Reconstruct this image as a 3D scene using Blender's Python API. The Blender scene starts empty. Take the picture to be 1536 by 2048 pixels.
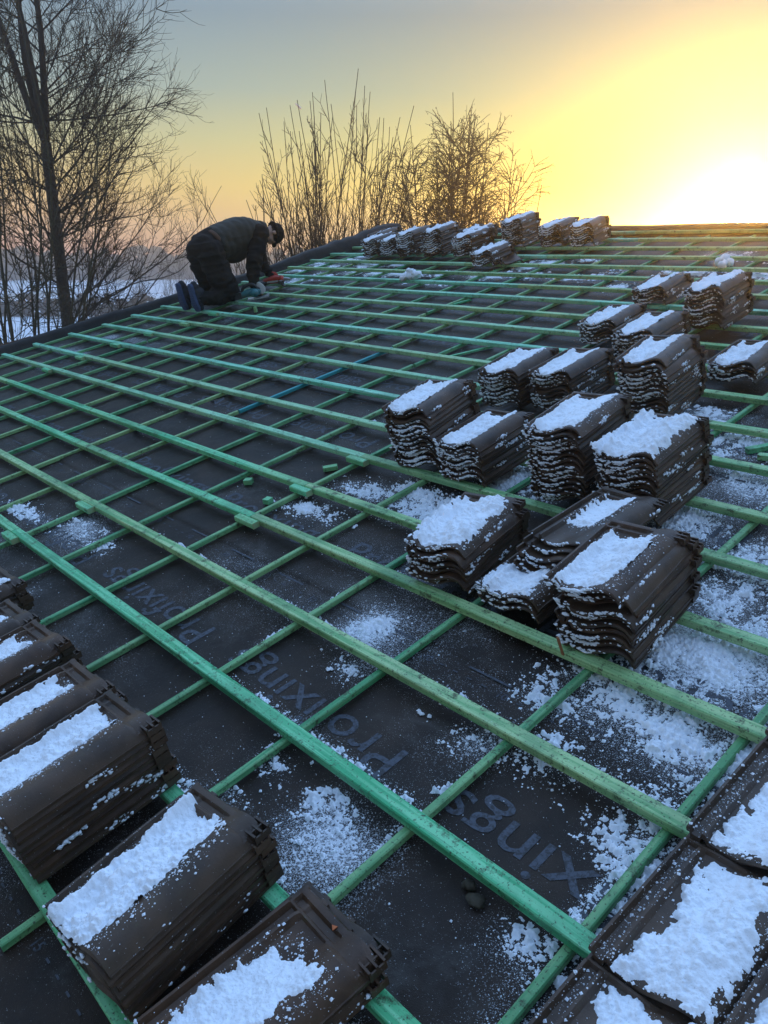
import bpy, math, random
import numpy as np
from mathutils import Vector, Matrix
R = math.radians
random.seed(7)
rng = np.random.default_rng(11)
scene = bpy.context.scene
col = scene.collection

# ------------------------------------------------------------------ camera
TH = R(13.0)                      # roof pitch
EYE = 1.45                        # eye height above the batten plane
cam_d = bpy.data.cameras.new('camera'); cam = bpy.data.objects.new('camera', cam_d); col.objects.link(cam)
cx = (0.6704476, 0.7419180, 0.0075960); cy = (-0.2336266, 0.2013818, 0.9512434); cz = (0.7042149, -0.6395335, 0.3083478)
m = Matrix(((cx[0], cy[0], cz[0], 0.0), (cx[1], cy[1], cz[1], -0.32618), (cx[2], cy[2], cz[2], 1.41284), (0, 0, 0, 1)))
cam.matrix_world = m
cam_d.sensor_fit = 'VERTICAL'; cam_d.sensor_height = 24.0; cam_d.lens = 1598.9 / 2048 * 24.0
cam_d.clip_start = 0.05; cam_d.clip_end = 12000
scene.camera = cam

# ------------------------------------------------------------------ world, sun, exposure
SUN = Vector((-0.4240, 0.9035, 0.0450)).normalized()
w = bpy.data.worlds.new("World"); scene.world = w; w.use_nodes = True
nt = w.node_tree; nt.nodes.clear()
def N(t, **k):
    n = nt.nodes.new(t)
    for a, b in k.items(): setattr(n, a, b)
    return n
def L(a, b): nt.links.new(a, b)
def ramp(n, stops, interp='LINEAR'):
    cr = n.color_ramp; cr.interpolation = interp
    while len(cr.elements) < len(stops): cr.elements.new(0.5)
    for e, (p, c) in zip(cr.elements, stops): e.position = p; e.color = (c[0], c[1], c[2], 1)
def lin(r, g, b):
    f = lambda x: ((x / 255 + .055) / 1.055) ** 2.4 if x > 10 else x / 255 / 12.92
    return (f(r), f(g), f(b))
def nmath(op, a, b=None, c=None):
    n = N('ShaderNodeMath', operation=op)
    for i, x in enumerate((a, b, c)):
        if x is None: continue
        if hasattr(x, 'links'): L(x, n.inputs[i])
        else: n.inputs[i].default_value = x
    return n.outputs[0]
out = N('ShaderNodeOutputWorld'); bg = N('ShaderNodeBackground'); bg2 = N('ShaderNodeBackground'); add = N('ShaderNodeAddShader')
sky = N('ShaderNodeTexSky', sky_type='NISHITA', sun_disc=False)
sky.sun_elevation = R(3.3); sky.sun_rotation = math.atan2(SUN.x, SUN.y); sky.dust_density = 2.0
L(sky.outputs[0], bg.inputs[0]); bg.inputs[1].default_value = 0.015
tc = N('ShaderNodeTexCoord'); nrm = N('ShaderNodeVectorMath', operation='NORMALIZE'); L(tc.outputs['Generated'], nrm.inputs[0])
sep = N('ShaderNodeSeparateXYZ'); L(nrm.outputs[0], sep.inputs[0])
z = sep.outputs[2]
zr = nmath('MULTIPLY_ADD', z, 1.0, 0.1)       # -0.1..0.9 -> 0..1
away = N('ShaderNodeValToRGB'); tow = N('ShaderNodeValToRGB'); L(zr, away.inputs[0]); L(zr, tow.inputs[0])
Z = lambda v: v + 0.1
ramp(away, [(0.0, lin(200, 150, 140)), (Z(0.0), lin(228, 166, 140)), (Z(.03), lin(240, 186, 128)), (Z(.07), lin(230, 198, 130)), (Z(.12), lin(192, 192, 154)),
            (Z(.17), lin(150, 170, 174)), (Z(.24), lin(124, 149, 170)), (Z(.34), (.27, .40, .56)), (Z(.5), (.42, .68, 1.12)), (Z(.85), (.50, .82, 1.42))])
ramp(tow, [(0.0, lin(225, 140, 40)), (Z(0.0), lin(244, 190, 60)), (Z(.03), lin(244, 212, 64)), (Z(.07), lin(234, 216, 94)), (Z(.12), lin(204, 202, 124)),
            (Z(.17), lin(168, 180, 142)), (Z(.24), lin(134, 150, 148)), (Z(.34), (.28, .40, .56)), (Z(.5), (.42, .68, 1.12)), (Z(.85), (.50, .82, 1.42))])
dot = N('ShaderNodeVectorMath', operation='DOT_PRODUCT'); L(nrm.outputs[0], dot.inputs[0]); dot.inputs[1].default_value = SUN
ang = nmath('ARCCOSINE', nmath('MINIMUM', dot.outputs['Value'], 0.999999))
mr = N('ShaderNodeMapRange', interpolation_type='SMOOTHSTEP'); L(ang, mr.inputs[0])
mr.inputs[1].default_value = R(52); mr.inputs[2].default_value = R(6); mr.inputs[3].default_value = 0; mr.inputs[4].default_value = 1
mix = N('ShaderNodeMix', data_type='RGBA'); L(mr.outputs[0], mix.inputs[0]); L(away.outputs[0], mix.inputs[6]); L(tow.outputs[0], mix.inputs[7])
def halo(sig, colr, amp, power=2.0):
    q = nmath('POWER', nmath('DIVIDE', ang, R(sig)), power)
    e = nmath('MULTIPLY', nmath('EXPONENT', nmath('MULTIPLY', q, -1.0)), amp)
    v = N('ShaderNodeVectorMath', operation='SCALE'); v.inputs[0].default_value = colr; L(e, v.inputs['Scale']); return v.outputs[0]
# the upper dome is brighter towards the dawn than behind the camera
hd = N('ShaderNodeVectorMath', operation='DOT_PRODUCT'); L(nrm.outputs[0], hd.inputs[0]); hd.inputs[1].default_value = Vector((SUN.x, SUN.y, 0)).normalized()
up_ = N('ShaderNodeMapRange', interpolation_type='SMOOTHSTEP'); L(z, up_.inputs[0]); up_.inputs[1].default_value = .27; up_.inputs[2].default_value = .5; up_.inputs[3].default_value = 0; up_.inputs[4].default_value = 1
dirm = nmath('MULTIPLY_ADD', hd.outputs['Value'], .75, 1.0)
fac_ = nmath('MULTIPLY_ADD', up_.outputs[0], nmath('SUBTRACT', dirm, 1.0), 1.0)
lowb = N('ShaderNodeMapRange', interpolation_type='SMOOTHSTEP'); L(hd.outputs['Value'], lowb.inputs[0]); lowb.inputs[1].default_value = -.1; lowb.inputs[2].default_value = -.7; lowb.inputs[3].default_value = 1.0; lowb.inputs[4].default_value = .75
sc_ = N('ShaderNodeVectorMath', operation='SCALE'); L(mix.outputs[2], sc_.inputs[0]); L(nmath('MULTIPLY', fac_, lowb.outputs[0]), sc_.inputs['Scale'])
acc = sc_.outputs[0]
HALOS = [(0.8, (1.0, .78, .40), 400.0, 2.0), (2.0, (1.0, .78, .25), 4.0, 2.0), (8.5, (1.0, .84, .16), .42, 1.5)]
for h in HALOS:
    v = N('ShaderNodeVectorMath', operation='ADD'); L(acc, v.inputs[0]); L(halo(*h), v.inputs[1]); acc = v.outputs[0]
L(acc, bg2.inputs[0]); bg2.inputs[1].default_value = 0.92
L(bg.outputs[0], add.inputs[0]); L(bg2.outputs[0], add.inputs[1]); L(add.outputs[0], out.inputs[0])

sd = bpy.data.lights.new('sun', 'SUN'); sd.energy = 2.2; sd.angle = R(0.53); sd.color = (1.0, .46, .06)
so = bpy.data.objects.new('sun', sd); col.objects.link(so); so.rotation_euler = (-SUN).to_track_quat('-Z', 'Y').to_euler(); so.location = (0, 0, 30)
scene.view_settings.view_transform = 'Standard'; scene.view_settings.look = 'None'
scene.view_settings.exposure = 0.18; scene.view_settings.gamma = 1.0
scene.cycles.volume_bounces = 1; scene.cycles.max_bounces = 6

# ------------------------------------------------------------------ helpers
def tag(o, label=None, cat=None, group=None, kind=None):
    if label: o['label'] = label
    if cat: o['category'] = cat
    if group: o['group'] = group
    if kind: o['kind'] = kind
    return o
ROOF = Matrix.Rotation(TH, 4, 'X')
def roofm(u, v, h, rz=0.0, rx=0.0, ry=0.0):
    return ROOF @ Matrix.Translation((u, v, h)) @ Matrix.Rotation(rz, 4, 'Z') @ Matrix.Rotation(ry, 4, 'Y') @ Matrix.Rotation(rx, 4, 'X')
def link(name, data, mat=None, parent=None, mw=None, smooth=False):
    o = bpy.data.objects.new(name, data); col.objects.link(o)
    if mat and data is not None:
        data.materials.clear(); data.materials.append(mat)
    if parent: o.parent = parent
    if mw is not None:
        if parent: o.matrix_local = mw
        else: o.matrix_world = mw
    if smooth and data is not None: data.polygons.foreach_set('use_smooth', [True] * len(data.polygons))
    return o
def mesh(name, V, F):
    me = bpy.data.meshes.new(name); me.from_pydata([tuple(v) for v in V], [], [tuple(f) for f in F]); me.update(); return me
class MB:
    def __init__(s): s.V = []; s.F = []
    def add(s, V, F):
        o = len(s.V); s.V += [tuple(v) for v in V]; s.F += [tuple(i + o for i in f) for f in F]
    def box(s, x0, x1, y0, y1, z0, z1, M=None, ch=0.0):
        V = [(x, y, zz) for zz in (z0, z1) for x, y in ((x0, y0), (x1, y0), (x1, y1), (x0, y1))]
        if M is not None: V = [tuple(M @ Vector(v)) for v in V]
        s.add(V, [(3, 2, 1, 0), (4, 5, 6, 7), (0, 1, 5, 4), (1, 2, 6, 5), (2, 3, 7, 6), (3, 0, 4, 7)])
    def tube(s, P, rad, n=6, cap=True):
        P = [Vector(p) for p in P]; rings = []; ref = None
        for i, p in enumerate(P):
            t = (P[min(i + 1, len(P) - 1)] - P[max(i - 1, 0)]).normalized()
            if ref is None: ref = t.orthogonal().normalized()
            a = (ref - t * ref.dot(t)).normalized(); b = t.cross(a); ref = a
            r = rad[i] if hasattr(rad, '__len__') else rad
            rings.append([p + (a * math.cos(2 * math.pi * k / n) + b * math.sin(2 * math.pi * k / n)) * r for k in range(n)])
        V = [v for r_ in rings for v in r_]; F = []
        for i in range(len(P) - 1):
            for k in range(n): F.append((i * n + k, i * n + (k + 1) % n, (i + 1) * n + (k + 1) % n, (i + 1) * n + k))
        if cap: F.append(tuple(range(n))[::-1]); F.append(tuple((len(P) - 1) * n + k for k in range(n)))
        s.add(V, F)
    def ell(s, c, r, M=None, nu=14, nv=10):
        V = []; F = []
        for j in range(nv + 1):
            ph = math.pi * j / nv
            for i in range(nu):
                th = 2 * math.pi * i / nu
                v = Vector((r[0] * math.sin(ph) * math.cos(th), r[1] * math.sin(ph) * math.sin(th), r[2] * math.cos(ph)))
                if M is not None: v = M @ v
                V.append(Vector(c) + v)
        for j in range(nv):
            for i in range(nu): F.append((j * nu + i, (j + 1) * nu + i, (j + 1) * nu + (i + 1) % nu, j * nu + (i + 1) % nu))
        s.add(V, F)
    def build(s, name, mat, parent=None, mw=None, smooth=False):
        return link(name, mesh(name, s.V, s.F), mat, parent, mw, smooth)
# value noise
_T = rng.random((256, 256))
def vnoise(x, y, seed=0):
    x = np.asarray(x, float) + seed * 17.31; y = np.asarray(y, float) + seed * 9.77
    xi = np.floor(x).astype(int); yi = np.floor(y).astype(int); fx = x - xi; fy = y - yi
    fx = fx * fx * (3 - 2 * fx); fy = fy * fy * (3 - 2 * fy)
    g = lambda i, j: _T[i & 255, j & 255]
    return (g(xi, yi) * (1 - fx) + g(xi + 1, yi) * fx) * (1 - fy) + (g(xi, yi + 1) * (1 - fx) + g(xi + 1, yi + 1) * fx) * fy
def fbm(x, y, seed=0, oct=4):
    s = 0; a = .5; f = 1.0; t = 0
    for k in range(oct): s = s + a * vnoise(x * f, y * f, seed + k); t += a; a *= .5; f *= 2.03
    return s / t

# ------------------------------------------------------------------ materials
def mat(name, base=(.5, .5, .5), rough=.6, spec=.5):
    global nt
    mm = bpy.data.materials.new(name); mm.use_nodes = True; nt = mm.node_tree
    p = nt.nodes['Principled BSDF']; p.inputs['Base Color'].default_value = (*base, 1); p.inputs['Roughness'].default_value = rough
    p.inputs['Specular IOR Level'].default_value = spec
    return mm, p
def noise(scale, detail=4, vec=None, dist=0.0, rough=.55):
    n = N('ShaderNodeTexNoise'); n.inputs['Scale'].default_value = scale; n.inputs['Detail'].default_value = detail
    n.inputs['Distortion'].default_value = dist; n.inputs['Roughness'].default_value = rough
    if vec is not None: L(vec, n.inputs['Vector'])
    return n.outputs['Fac']
def thresh(x, a, b):
    n = N('ShaderNodeMapRange', interpolation_type='SMOOTHSTEP'); L(x, n.inputs[0]); n.inputs[1].default_value = a; n.inputs[2].default_value = b; return n.outputs[0]
def mixc(fac, a, b):
    n = N('ShaderNodeMix', data_type='RGBA')
    if hasattr(fac, 'links'): L(fac, n.inputs[0])
    else: n.inputs[0].default_value = fac
    for i, x in ((6, a), (7, b)):
        if hasattr(x, 'links'): L(x, n.inputs[i])
        else: n.inputs[i].default_value = (*x, 1)
    return n.outputs[2]
def objco(scale=(1, 1, 1), rnd=True):
    t = N('ShaderNodeTexCoord'); mp = N('ShaderNodeMapping'); mp.inputs['Scale'].default_value = scale; L(t.outputs['Object'], mp.inputs[0])
    if rnd:
        oi = N('ShaderNodeObjectInfo'); c = N('ShaderNodeCombineXYZ')
        for i in range(3): L(nmath('MULTIPLY', oi.outputs['Random'], 37.0 + i * 11), c.inputs[i])
        L(c.outputs[0], mp.inputs['Location'])
        return mp.outputs[0], oi.outputs['Random']
    return mp.outputs[0], None
def bump(p, h, strength=.5, dist=.002):
    b = N('ShaderNodeBump'); b.inputs['Strength'].default_value = strength; b.inputs['Distance'].default_value = dist; L(h, b.inputs['Height']); L(b.outputs[0], p.inputs['Normal'])
M = {}
def green(name, axis, A=(.055, .42, .175), B=(.22, .66, .34), dirt=.85):
    mm, p = mat(name, rough=.55, spec=.35)
    sc = (2.2, 60, 60) if axis == 0 else (60, 2.2, 60)
    g, rnd = objco(sc); v, _ = objco(); g2, _ = objco((.5, 9, 9) if axis == 0 else (9, .5, 9))
    grain = noise(1.0, 5, g, .6)
    c = mixc(thresh(grain, .38, .62), A, B)
    c = mixc(nmath('MULTIPLY', thresh(noise(7.0, 5, g2, .8, .7), .60, .72), .6), c, tuple(x * .35 for x in A))
    c = mixc(nmath('MULTIPLY', thresh(noise(1.1, 3, v), .48, .7), .5), c, (.34, .52, .22))
    c = mixc(nmath('MULTIPLY', thresh(rnd, .6, 1.0), .55), c, (.40, .54, .22))
    c = mixc(nmath('MULTIPLY', thresh(noise(20, 6, v, 0, .8), .52, .66), dirt), c, (.05, .045, .02))
    c = mixc(nmath('MULTIPLY', thresh(noise(2.3, 4, v, .5, .7), .48, .66), .45), c, (.045, .17, .075))
    c = mixc(nmath('MULTIPLY', thresh(noise(160, 2, v), .60, .70), .75), c, (.04, .035, .02))
    c = mixc(nmath('MULTIPLY', thresh(noise(300, 2, v), .70, .76), .6), c, (.7, .75, .8))
    L(c, p.inputs['Base Color']); bump(p, grain, .7, .0025)
    return mm
M['batten'] = green('green_batten', 0); M['counter'] = green('green_counter_batten', 1, (.06, .30, .12), (.20, .44, .20)); M['olive'] = green('weathered_and_flare_tinted_batten', 0, (.17, .42, .16), (.42, .63, .30), .9); M['mint'] = green('pale_green_batten', 0, (.14, .52, .31), (.34, .76, .52), .7)  # olive: yellowish dirty rows, plus sun flare tint painted into right-hand pieces
mm, p = mat('blue_green_timber', rough=.55, spec=.3); g, r_ = objco((60, 2.2, 60))
L(mixc(noise(1, 4, g), (.02, .22, .24), (.07, .40, .40)), p.inputs['Base Color']); M['teal'] = mm
mm, p = mat('cut_timber', rough=.7, spec=.2); g, r_ = objco((40, 40, 40))
L(mixc(noise(1, 4, g), (.42, .40, .20), (.20, .45, .24)), p.inputs['Base Color']); M['cut'] = mm
# underlay
mm, p = mat('roof_underlay', rough=.55, spec=.22); v, _ = objco(rnd=False)
big = noise(1.3, 4, v); med = noise(6.0, 4, v)
c = mixc(thresh(med, .35, .7), (.017, .0100, .0064), (.035, .021, .0132))
c = mixc(nmath('MULTIPLY', thresh(nmath('ADD', noise(3.2, 5, v, .4, .7), nmath('MULTIPLY', big, .5)), .80, 1.02), .28), c, (.16, .15, .14))
fa = N('ShaderNodeAttribute'); fa.attribute_name = 'frost'; fr_ = fa.outputs['Fac']
cov = nmath('ADD', nmath('MULTIPLY', thresh(nmath('ADD', big, nmath('MULTIPLY', med, .45)), .58, .92), .7), nmath('MULTIPLY', fr_, 1.5))
spk = noise(300, 3, v, 0, .7); spk2 = noise(120, 4, v, 0, .7)
th1 = nmath('GREATER_THAN', nmath('ADD', spk, nmath('MULTIPLY', cov, .125)), .725)
th2 = nmath('GREATER_THAN', nmath('ADD', spk2, nmath('MULTIPLY', cov, .13)), .76)
c = mixc(nmath('MULTIPLY', th1, .75), c, (.55, .58, .62)); c = mixc(nmath('MULTIPLY', th2, .8), c, (.75, .78, .82))
L(c, p.inputs['Base Color']); bump(p, nmath('ADD', nmath('MULTIPLY', noise(420, 2, v), .6), nmath('MULTIPLY', noise(5.5, 5, v, 1.2), 4.0)), .55, .004)
L(nmath('MULTIPLY_ADD', noise(4, 3, v), .25, .42), p.inputs['Roughness']); M['underlay'] = mm
mm, p = mat('printed_ink', rough=.6, spec=.3); v, _ = objco(rnd=False)
L(mixc(thresh(noise(70, 5, v, 0, .8), .40, .56), (.030, .027, .028), (.070, .076, .095)), p.inputs['Base Color']); M['ink'] = mm
# tile
mm, p = mat('brown_roof_tile', rough=.5, spec=.45); v, rnd = objco()
c = mixc(thresh(noise(9, 5, v, .3), .3, .7), (.040, .020, .011), (.100, .053, .029))
c = mixc(nmath('MULTIPLY', rnd, .35), c, (.05, .046, .036))
c = mixc(nmath('MULTIPLY', thresh(noise(22, 6, v, 0, .75), .58, .72), .6), c, (.075, .065, .032))
c = mixc(nmath('MULTIPLY', thresh(noise(95, 3, v), .68, .73), .7), c, (.14, .13, .11))
c = mixc(nmath('MULTIPLY', nmath('GREATER_THAN', noise(230, 2, v), .735), .7), c, (.6, .63, .68))
L(c, p.inputs['Base Color']); bump(p, nmath('ADD', noise(240, 3, v), nmath('MULTIPLY', noise(30, 4, v), 2)), .4, .0012); p.inputs['Specular IOR Level'].default_value = .3
L(nmath('MULTIPLY_ADD', noise(14, 4, v), .45, .22), p.inputs['Roughness']); M['tile'] = mm
# snow
mm, p = mat('snow', (.86, .89, .93), .65, .3); v, _ = objco()
bump(p, nmath('ADD', noise(260, 3, v), nmath('MULTIPLY', noise(60, 4, v), 2.5)), .6, .003)
L(mixc(thresh(noise(120, 3, v), .62, .8), (.86, .89, .93), (.62, .66, .70)), p.inputs['Base Color']); M['snow'] = mm
mm, p = mat('black_underlay_fold', (.014, .012, .011), .7, .3); v, _ = objco(); bump(p, noise(14, 4, v), .6, .01)
L(mixc(thresh(noise(5, 4, v), .4, .7), (.013, .011, .010), (.028, .023, .020)), p.inputs['Base Color']); M['black'] = mm
def simple(key, base, rough=.6, spec=.4, sc=30, amt=.35, bs=.2, metal=0):
    mm, p = mat(key, rough=rough, spec=spec); v, _ = objco()
    L(mixc(noise(sc, 4, v), tuple(x * (1 - amt) for x in base), tuple(min(1, x * (1 + amt)) for x in base)), p.inputs['Base Color'])
    p.inputs['Metallic'].default_value = metal
    bump(p, noise(sc * 3, 3, v), bs, .003); M[key] = mm
simple('rust_board', (.10, .035, .014), .7); simple('wall_brick', (.24, .10, .06), .85, .2, 8)
simple('trouser_black', (.016, .014, .013), .85, .15, 25); simple('jumper', (.014, .012, .011), .9, .1, 40); simple('vest', (.036, .035, .028), .75, .25, 30)
simple('skin', (.42, .24, .17), .55); simple('beanie', (.010, .009, .009), .95, .1, 120); simple('sole', (.05, .075, .15), .8, .3, 60); simple('shoe', (.02, .022, .03), .7)
simple('red', (.45, .04, .02), .5); simple('red_glove', (.35, .035, .02), .8, .2); simple('teal_tool', (.02, .13, .14), .45, .5); simple('black_plastic', (.013, .013, .014), .5, .5)
simple('grey_metal', (.35, .35, .35), .4, .5, 40, .2, .1, .7); simple('white_plastic', (.6, .6, .58), .5); simple('belt', (.08, .035, .015), .7)
simple('orange_clay', (.45, .12, .04), .8); simple('stone', (.06, .05, .035), .9, .2, 60, .5, .6); simple('stick', (.32, .13, .05), .8)
simple('bark_olive', (.075, .065, .038), .9, .15, 18, .5, .8); simple('bark', (.060, .048, .036), .9, .15, 14, .5, .8); simple('twig', (.045, .030, .020), .9, .1, 14, .3)
simple('twig_gold', (.060, .038, .018), .9, .1, 14, .3); simple('hedge', (.05, .045, .035), 1, .1, 3, .4)
mm, p = mat('contrail', (.9, .88, .85), 1, 0); M['contrail'] = mm
mm, p = mat('snow_field', rough=.8, spec=.2); v, _ = objco(rnd=False)
c = mixc(thresh(noise(.045, 5, v, .5), .56, .66), (.80, .83, .88), (.42, .42, .40)); c = mixc(thresh(noise(1.4, 5, v, .5, .7), .60, .72), c, (.45, .45, .42))
L(c, p.inputs['Base Color']); bump(p, noise(.8, 6, v), .5, .2); M['field'] = mm

# ------------------------------------------------------------------ ground
GZ = -4.0
n = 90; xs = np.sign(np.linspace(-1, 1, n)) * np.abs(np.linspace(-1, 1, n)) ** 2.2 * 205
V = []; 
for y in xs:
    for x in xs: V.append((x, y, GZ + 0.25 * (float(fbm(x / 14 + 50, y / 14 + 50, 3)) - .5)))
F = [(j * n + i, j * n + i + 1, (j + 1) * n + i + 1, (j + 1) * n + i) for j in range(n - 1) for i in range(n - 1)]
g = link('ground', mesh('ground', V, F), M['field'], smooth=True); tag(g, 'snow covered flat field beyond the roof edge', 'ground', kind='structure')

# ------------------------------------------------------------------ house
U0, U1, V0, VR = -8.22, 5.5, -1.7, 7.34
house = bpy.data.objects.new('house', None); col.objects.link(house); house.matrix_world = ROOF
tag(house, 'low house with half stripped roof, dark underlay and green battens', 'house')
LAPS = (-.14, 1.335, 2.815, 4.305, 5.78)
def hm(u, v):
    s = -0.0535 - 0.012 * fbm(np.asarray(u) * 2.3 + 30, np.asarray(v) * 1.7 + 30, 5, 3)
    for lp in LAPS: s = s + np.where(np.asarray(v) > lp, .0035 * np.exp(-np.abs(np.asarray(v) - lp) / .3), 0)
    uc = -4.66 + .10 * (np.asarray(v) - 1.2)
    s = s + .020 * np.exp(-((np.asarray(u) - uc - .03 * np.sin(np.asarray(v) * 5)) / .028) ** 2) * np.exp(-((np.asarray(v) - 2.0) / 1.0) ** 4)
    vc = 1.02 + .05 * (np.asarray(u) + 4.0)
    s = s + .012 * np.exp(-((np.asarray(v) - vc) / .02) ** 2) * np.exp(-((np.asarray(u) + 4.1) / .45) ** 4)
    return s
us = np.arange(U0, U1 + .01, .045); vs = np.sort(np.concatenate([np.arange(V0, VR + .01, .045)] + [[q - .0012, q + .0012] for q in LAPS]))
UU, VV = np.meshgrid(us, vs); HH = hm(UU, VV)
nu = len(us); nv = len(vs)
F = [(j * nu + i, j * nu + i + 1, (j + 1) * nu + i + 1, (j + 1) * nu + i) for j in range(nv - 1) for i in range(nu - 1)]
und = link('roof_underlay', mesh('roof_underlay', np.stack([UU.ravel(), VV.ravel(), HH.ravel()], 1), F), M['underlay'], house, smooth=True)
# walls and far slope, in roof-local coordinates via inverse rotation
inv = ROOF.inverted()
yr = VR * math.cos(TH); zr_ = VR * math.sin(TH) - .07; ye = V0 * math.cos(TH); ze = V0 * math.sin(TH) - .10; yb = 2 * yr - ye
mb = MB()
prof = [(ye + .25, GZ - .3), (ye + .25, ze + .0), (yr, zr_ - .08), (yb - .25, ze), (yb - .25, GZ - .3)]
Vw = [Vector((x, y, zz)) for x in (U0 + .12, U1 - .12) for y, zz in prof]
mb.add([inv @ v for v in Vw], [(0, 1, 2, 3, 4), (9, 8, 7, 6, 5), (0, 5, 6, 1), (4, 3, 8, 9)])
mb.build('wall', M['wall_brick'], house)
mb = MB()
Vw = [Vector(v) for v in ((U0, yr, zr_), (U1, yr, zr_), (U1, yb, ze), (U0, yb, ze), (U0, yr, zr_ - .06), (U1, yr, zr_ - .06), (U1, yb, ze - .06), (U0, yb, ze - .06))]
mb.add([inv @ v for v in Vw], [(0, 1, 2, 3), (7, 6, 5, 4), (0, 3, 7, 4), (1, 5, 6, 2), (3, 2, 6, 7), (0, 4, 5, 1)])
mb.build('rear_roof_slope', M['black'], house)
# verge upstand: a folded membrane, low and neat below, curling high near the ridge
mb = MB(); vv_ = np.arange(V0, VR + .15, .06); rows = []
for v in vv_:
    t = max(0, min(1, (v - 5.2) / 1.6)); t = t * t * (3 - 2 * t)
    hh = .030 + .065 * t + .022 * (float(fbm(v * 3, 3.3, 9)) - .5) * (1 + 5 * t); wd = .06 + .08 * t
    uo = U0 + .10 * t * float(fbm(v * 1.3, 8.1, 2)) - .02
    pr = [(uo - .03, -.30), (uo - .035, hh * .6), (uo - .02, hh), (uo + wd * .5, hh * .96), (uo + wd * .85, hh * .62), (uo + wd, .0), (uo + wd + .03, -.060)]
    rows.append([(a, v, b + .006 * float(vnoise(v * 9, k * 3.1, 4))) for k, (a, b) in enumerate(pr)])
K = len(rows[0]); mb.add([q for r_ in rows for q in r_], [(i * K + k, i * K + k + 1, (i + 1) * K + k + 1, (i + 1) * K + k) for i in range(len(rows) - 1) for k in range(K - 1)])
mb.build('verge_fold', M['black'], house, smooth=True)
mb = MB(); mb.box(U0 - .075, U0 - .058, V0, 2.55, -.22, .034); mb.build('verge_board', M['rust_board'], house)
# ridge fold
mb = MB(); rows = []
for u in np.arange(U0, U1, .08):
    hh = .022 + .016 * float(fbm(u * 1.1, 1.1, 6)) + .006 * float(vnoise(u * 6, 4.4, 2)); k = .01 * float(vnoise(u * 5, 2, 3))
    rows.append([(u, VR - .07, -.05), (u, VR - .055 + k, hh * .55), (u, VR - .03, hh), (u, VR + .05, hh), (u, VR + .09, hh * .4), (u, VR + .10, -.2)])
K = 6; mb.add([q for r_ in rows for q in r_], [(i * K + k, (i + 1) * K + k, (i + 1) * K + k + 1, i * K + k + 1) for i in range(len(rows) - 1) for k in range(K - 1)])
mb.build('ridge_fold', M['black'], house, smooth=True)

def bar(name, axis, a0, a1, c, wdt, ztop, thk, matr, wav=.003, seed=1, kink=None, label=None):
    ch = .003; hw = wdt / 2
    sec = [(-hw, -thk + ch), (-hw, -ch), (-hw + ch, 0), (hw - ch, 0), (hw, -ch), (hw, -thk + ch), (hw - ch, -thk), (-hw + ch, -thk)]
    ts = np.linspace(a0, a1, max(2, int((a1 - a0) / .3) + 2)); V = []; F = []
    for i, t in enumerate(ts):
        off = wav * 2 * (float(vnoise(t * .8, seed * 5.3, 2)) - .5); zo = wav * .5 * (float(vnoise(t * .7, seed * 7.7, 3)) - .5)
        if kink: off += kink(t)
        for (s, zz) in sec: V.append((t, c + off + s, ztop + zz + zo) if axis == 0 else (c + off + s, t, ztop + zz + zo))
    for i in range(len(ts) - 1):
        for k in range(8): F.append((i * 8 + k, i * 8 + (k + 1) % 8, (i + 1) * 8 + (k + 1) % 8, (i + 1) * 8 + k))
    F.append(tuple(range(8))); F.append(tuple((len(ts) - 1) * 8 + k for k in range(8))[::-1])
    o = link(name, mesh(name, V, F), matr, house)
    if label: o['label'] = label
    return o
# tile battens
VH = {1: .783, 2: 1.141, 3: 1.494, 4: 1.815, 5: 2.168, 6: 2.488, 7: 2.839, 8: 3.177}
def vrow(k): return VH.get(k, .442 + .3415 * k if k > 8 else .442 - (0 - k) * .352)
for k in range(-5, 21):
    v = vrow(k); le = -8.02 + rng.uniform(-.04, .04)
    j = {-1: -2.4, 1: -3.75, 2: -3.70, 3: -2.80, 4: -2.83, 5: -2.84}.get(k, -6.88 + rng.uniform(-.05, .05) if 5 < k < 12 else rng.uniform(-6, -4))
    j2 = -6.85 if k in (1, 2, 3, 4, 5) else None
    wv = .005 if k > 0 else .002
    cuts = [le] + ([j2] if j2 and j2 < j - .5 else []) + [j, min(j + 4.2, U1 - .3), U1 - .05]
    for a, b in zip(cuts[:-1], cuts[1:]):
        if b - a > .3: bar('tile_batten', 0, a + .001, b - .001, v + rng.uniform(-.004, .004), .042, 0.0, .028, M['olive'] if (k in (2, 15, 18) or (k > 2 and b > -1.5) or (k in (6, 10, 13) and a > -5)) else (M['mint'] if k > 4 else M['batten']), wv, k + 10 + a)  # right-hand pieces go olive, partly to carry the sun flare's yellow in their colour
# splice blocks
for (u, v) in [(-2.80, 1.459), (-2.83, 1.778), (-2.84, 2.131), (-3.693, 1.104), (-3.72, .746), (-6.82, 2.131), (-6.88, 2.451), (-6.92, 2.802), (-6.93, 3.140), (-6.86, 3.477), (-6.9, 3.82)]:
    L_ = rng.uniform(.125, .16)
    bar('splice_block', 0, u - L_ / 2, u + L_ / 2, v - .002, .036, -.001, .027, M['batten'], 0)
    mb = MB(); mb.box(u + L_ / 2 - .0005, u + L_ / 2 + .0012, v - .0195, v + .0155, -.0275, -.002); mb.build('cut_end', M['cut'], house)
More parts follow.
